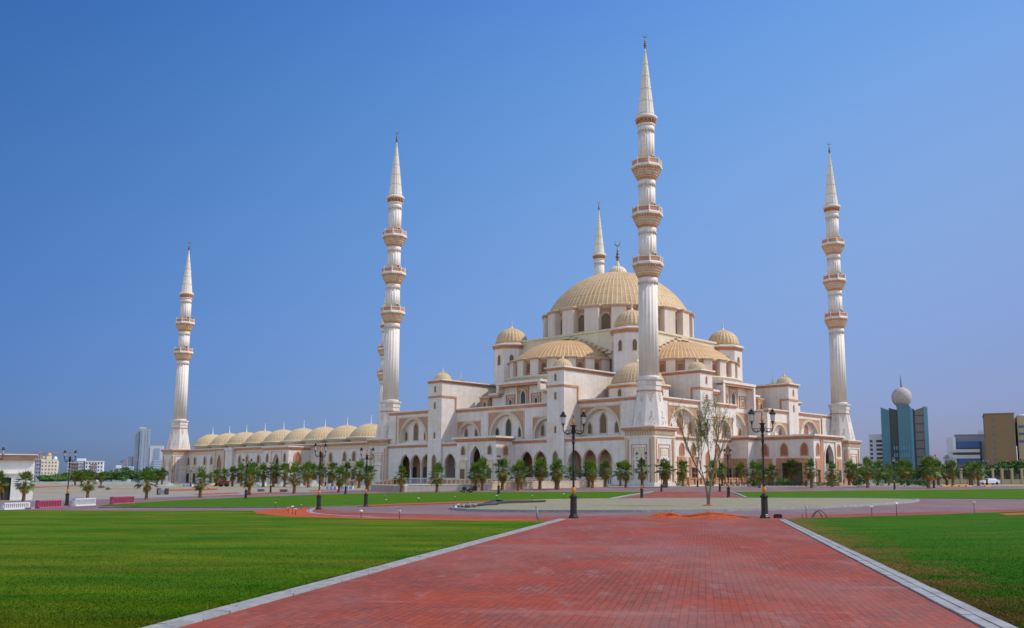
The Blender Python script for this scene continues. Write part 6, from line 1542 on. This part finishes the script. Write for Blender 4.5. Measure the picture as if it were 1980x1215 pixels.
# cranes
def crane(x, yb, yt, xa, xb, yj, Y, label):
    r = empty('tower_crane', (X(x, Y), Y, 0), 0, label, 'crane'); ox_ = r.location.x; h = Zp(x, yt, Y); j = Zp(x, yj, Y)
    b = MB(); w_ = .55
    for sx in (-w_, w_):
        for sy in (-w_, w_): b.tube([(sx, sy, 0), (sx, sy, h)], .13, 4)
    n = int(h / 1.5)
    for k in range(n): z = k * h / n; b.tube([(-w_, -w_, z), (w_, -w_, z + h / n)], .08, 4); b.tube([(w_, w_, z), (-w_, w_, z + h / n)], .08, 4)
    b.build('mast', 'crane_red', r)
    b = MB(); L0, L1 = X(xa, Y) - ox_, X(xb, Y) - ox_
    for dz in (0, .9): b.tube([(L0, 0, j + dz), (L1, 0, j + dz)], .12, 4)
    m_ = int((L1 - L0) / 1.4)
    for k in range(m_): x0 = L0 + (L1 - L0) * k / m_; x1 = L0 + (L1 - L0) * (k + 1) / m_; b.tube([(x0, 0, j + (.9 if k % 2 else 0)), (x1, 0, j + (0 if k % 2 else .9))], .07, 4)
    b.tube([(L0 * .6, 0, j + .9), (0, 0, h)], .06, 4); b.tube([(L1 * .7, 0, j + .9), (0, 0, h)], .06, 4); b.build('jib', 'crane_red', r)
    b = MB(); s = L0 if abs(L0) < abs(L1) else L1; b.box(s - .8, s + .8, -.6, .6, j - 1.6, j + .2); b.build('counterweight', 'bld_taupe', r)
mat('crane_red', (0.40, 0.20, 0.17), .6)
crane(80, 930, 874, 60, 119, 879, 640, 'thin red tower crane above the gatehouse and the cream block'); crane(247, 930, 888, 238, 271, 891.5, 880, 'thin red tower crane in front of the hazy skyscraper')
# right skyline: glass tower with a ball
Yt = 520; tr = empty('ball_tower', (X(1750, Yt), Yt, 0), 0, 'teal glass tower with notched top crowned by a large pinkish ball and mast', 'tower'); ox_ = tr.location.x
az = atan2(ox_, Yt); tr.rotation_euler = (0, 0, -az * .9); tr.scale = (cos(az * .9), 1, 1)
def slab(x0, x1, yl, yr, m_, dy=0, dep=12, name='glass_fin'):
    a, b_ = X(x0, Yt) - ox_, X(x1, Yt) - ox_; zl, zr = Zp(x0, yl, Yt), Zp(x1, yr, Yt); mb = MB()
    mb.add([(a, dy, -1), (b_, dy, -1), (b_, dy + dep, -1), (a, dy + dep, -1), (a, dy, zl), (b_, dy, zr), (b_, dy + dep, zr), (a, dy + dep, zl)], [(0, 3, 2, 1), (4, 5, 6, 7), (0, 1, 5, 4), (1, 2, 6, 5), (2, 3, 7, 6), (3, 0, 4, 7)])
    return mb.build(name, m_, tr)
mat('glass_dark', (0.035, 0.05, 0.055), .3, spec=.3); mat('glass_light', (0.085, 0.24, 0.32), .3, spec=.3)
slab(1706, 1722, 787, 793, 'glass_teal', 0); slab(1722, 1742, 788, 794, 'glass_dark', 1.2); slab(1738, 1761, 784, 784, 'glass_teal', -1.0); slab(1761, 1767, 785, 792, 'glass_light', -.4); slab(1767, 1771, 790, 793, 'glass_dark', .8)
slab(1771, 1789, 794, 788, 'bld_taupe', .4); slab(1788, 1795.5, 787, 788, 'glass_light', 0)
mb = MB()
for k in range(7): z = Zp(1780, 804 + k * 16, Yt); mb.box(X(1771.5, Yt) - ox_, X(1788, Yt) - ox_, .15, .45, z - .2, z + .2)
for k in range(12): z = Zp(1730, 802 + k * 9, Yt); mb.box(X(1722.5, Yt) - ox_, X(1738, Yt) - ox_, 1.0, 1.25, z - .12, z + .12)
mb.build('floor_bands', 'glass_dark', tr)
c = X(1748, Yt) - ox_; rb = 19.8 * Yt / FPX; zc = Zp(1748, 767, Yt); b = MB(); b.lathe([(max(rb * sin(pi * i / 24), .01), zc - rb * cos(pi * i / 24)) for i in range(25)], 48, c, 5.5); b.build('ball', 'ball_pink', tr)
b = MB(); b.lathe([(.45, zc + rb - .5), (.35, Zp(1747, 735, Yt)), (.12, Zp(1747, 723, Yt))], 8, c, 5.5); b.build('mast', 'bld_taupe', tr)
b = MB(); b.box(X(1738, Yt) - ox_, X(1761, Yt) - ox_, 1, 11, 0, Zp(1748, 783, Yt)); b.lathe([(3.2, Zp(1748, 786, Yt)), (3.2, zc - rb * .8)], 24, c, 5.5); b.build('core', 'glass_teal', tr)
b = MB()   # reflections of neighbours, built as pale panels set on the lower glass
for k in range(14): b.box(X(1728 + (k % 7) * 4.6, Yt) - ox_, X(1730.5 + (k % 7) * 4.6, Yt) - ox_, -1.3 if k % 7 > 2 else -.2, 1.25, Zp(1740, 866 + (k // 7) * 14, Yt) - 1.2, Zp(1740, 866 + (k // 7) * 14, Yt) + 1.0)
b.build('reflection_panel', 'glass_light', tr)
r, zt = bldg('office_building', 1681, 1710, 840, 540, 'bld_white', 'white office block with grey window strips left of the ball tower', None, 16)
ox_ = r.location.x
for nm, (a, b_) in (('window_strip', (1694, 1709)), ('window_strip', (1682, 1687))):
    for k in range(9): mb = MB(); z = Zp(1700, 853 + k * 8.2, 540); mb.box(X(a, 540) - ox_, X(b_, 540) - ox_, -.15, .05, z - .75, z + .55); mb.build(nm, 'glass_dark', r)
r, zt = bldg('office_building', 1848, 1907, 842, 470, 'bld_grey', 'grey-white modern block with blue glass bands left of the brown building', None, 24, cornice_m='bld_grey')
ox_ = r.location.x
bldg('x', 1833, 1850, 845, 469, 'bld_white', '', None, 20, r); bldg('x', 1892, 1908, 832, 471, 'bld_white', '', None, 20, r); bldg('x', 1829, 1835, 880, 468, 'bld_grey', '', None, 12, r)
mb = MB(); mb.m = 0
for (a, b_, y0, y1, m_) in ((1851, 1893, 854, 866, 1), (1851, 1893, 866, 868, 0), (1841, 1892, 876, 879, 0), (1852, 1900, 888, 897, 1), (1843, 1847.5, 847, 869, 2), (1893, 1897, 854, 892, 0)):
    mb.m = m_; mb.box(X(a, 470) - ox_, X(b_, 470) - ox_, -1.3, .3, Zp(1870, y1, 470), Zp(1870, y0, 470))
mb.build('glass_band', ['glass_dark', 'glass_blue', 'white_paint'], r)
mb = MB(); mb.box(X(1835, 470) - ox_, X(1893, 470) - ox_, -1.5, .3, Zp(1870, 875, 470), Zp(1870, 869, 470)); mb.box(X(1838, 470) - ox_, X(1893, 470) - ox_, -1.5, .3, Zp(1870, 887, 470), Zp(1870, 880, 470)); mb.build('floor_slab', 'bld_white', r)
r, zt = bldg('brown_building', 1906, 1963, 801, 430, 'bld_brown', 'tall windowless brown building with a thin column of small blue windows', None, 26, cornice_m='bld_brown'); ox_ = r.location.x
for y in (812, 826, 840, 854, 867, 878, 889): mb = MB(); mb.box(X(1921.5, 430) - ox_, X(1924, 430) - ox_, -.12, .05, Zp(1922, y + 2, 430), Zp(1922, y - 2, 430)); mb.build('window', 'glass_blue', r)
bldg('x', 1963, 2040, 805, 433, 'bld_sand', '', None, 24, r)
for y in (826, 840, 854): mb = MB(); mb.box(X(1965, 433) - ox_, X(2040, 433) - ox_, 2.8, 3.1, Zp(1970, y + 2.4, 433), Zp(1970, y - 2.2, 433)); mb.build('glass_band', 'glass_blue', r)
for px in (1969, 1974): mb = MB(); mb.lathe([(.8, Zp(px, 805, 433)), (.8, Zp(px, 801.5, 433))], 10, X(px, 433) - ox_, 8); mb.build('roof_tank', 'bld_white', r)
b = MB(); b.tube([(0, 0, 0), (0, 0, Zp(1963, 863, 300))], .16, 6, .08); o = b.build('flag_pole', 'white_paint'); o.location = (X(1965, 300), 300, 0); tag(o, 'thin white pole before the brown building', 'pole')
# pillared fence on the right
fr = empty('pillared_fence', (0, 0, 0), 0, 'low wall with evenly spaced sand-coloured pillars and dark railings along the right edge', 'fence')
F0, F1 = AT(1795, 935, 243), AT(2030, 937, 243); n = 15
mb = MB(); mb.box(F0.x, F1.x, 243, 243.4, .5, 1.15 + 1.2); mb.build('base_wall', 'bld_sand', fr)
mb = MB(); x = F0.x
while x < F1.x: mb.box(x - .05, x + .05, 243.15, 243.25, 2.35, 4.6); x += .32
mb.box(F0.x, F1.x, 243.15, 243.25, 4.3, 4.4); mb.build('railing', 'seat_black', fr)
for k, px in enumerate([1800, 1812, 1826, 1840, 1855, 1869, 1883, 1897, 1916, 1934, 1953, 1972, 1991, 2010]):
    mb = MB(); x = X(px, 243); mb.box(x - .28, x + .28, 242.8, 243.5, .5, 4.8); mb.box(x - .42, x + .42, 242.7, 243.6, 4.8, 5.1); mb.build('pillar', 'bld_sand', fr)
# white edge wall running behind the yard on the left
mb = MB(); a, b_ = AT(66, 937, 240), AT(330, 937, 240); mb.box(a.x, b_.x, 240, 240.4, .3, 1.75)
tag(mb.build('boundary_wall', 'gh_white'), 'long low white boundary wall in front of the tree belt on the left', 'wall')
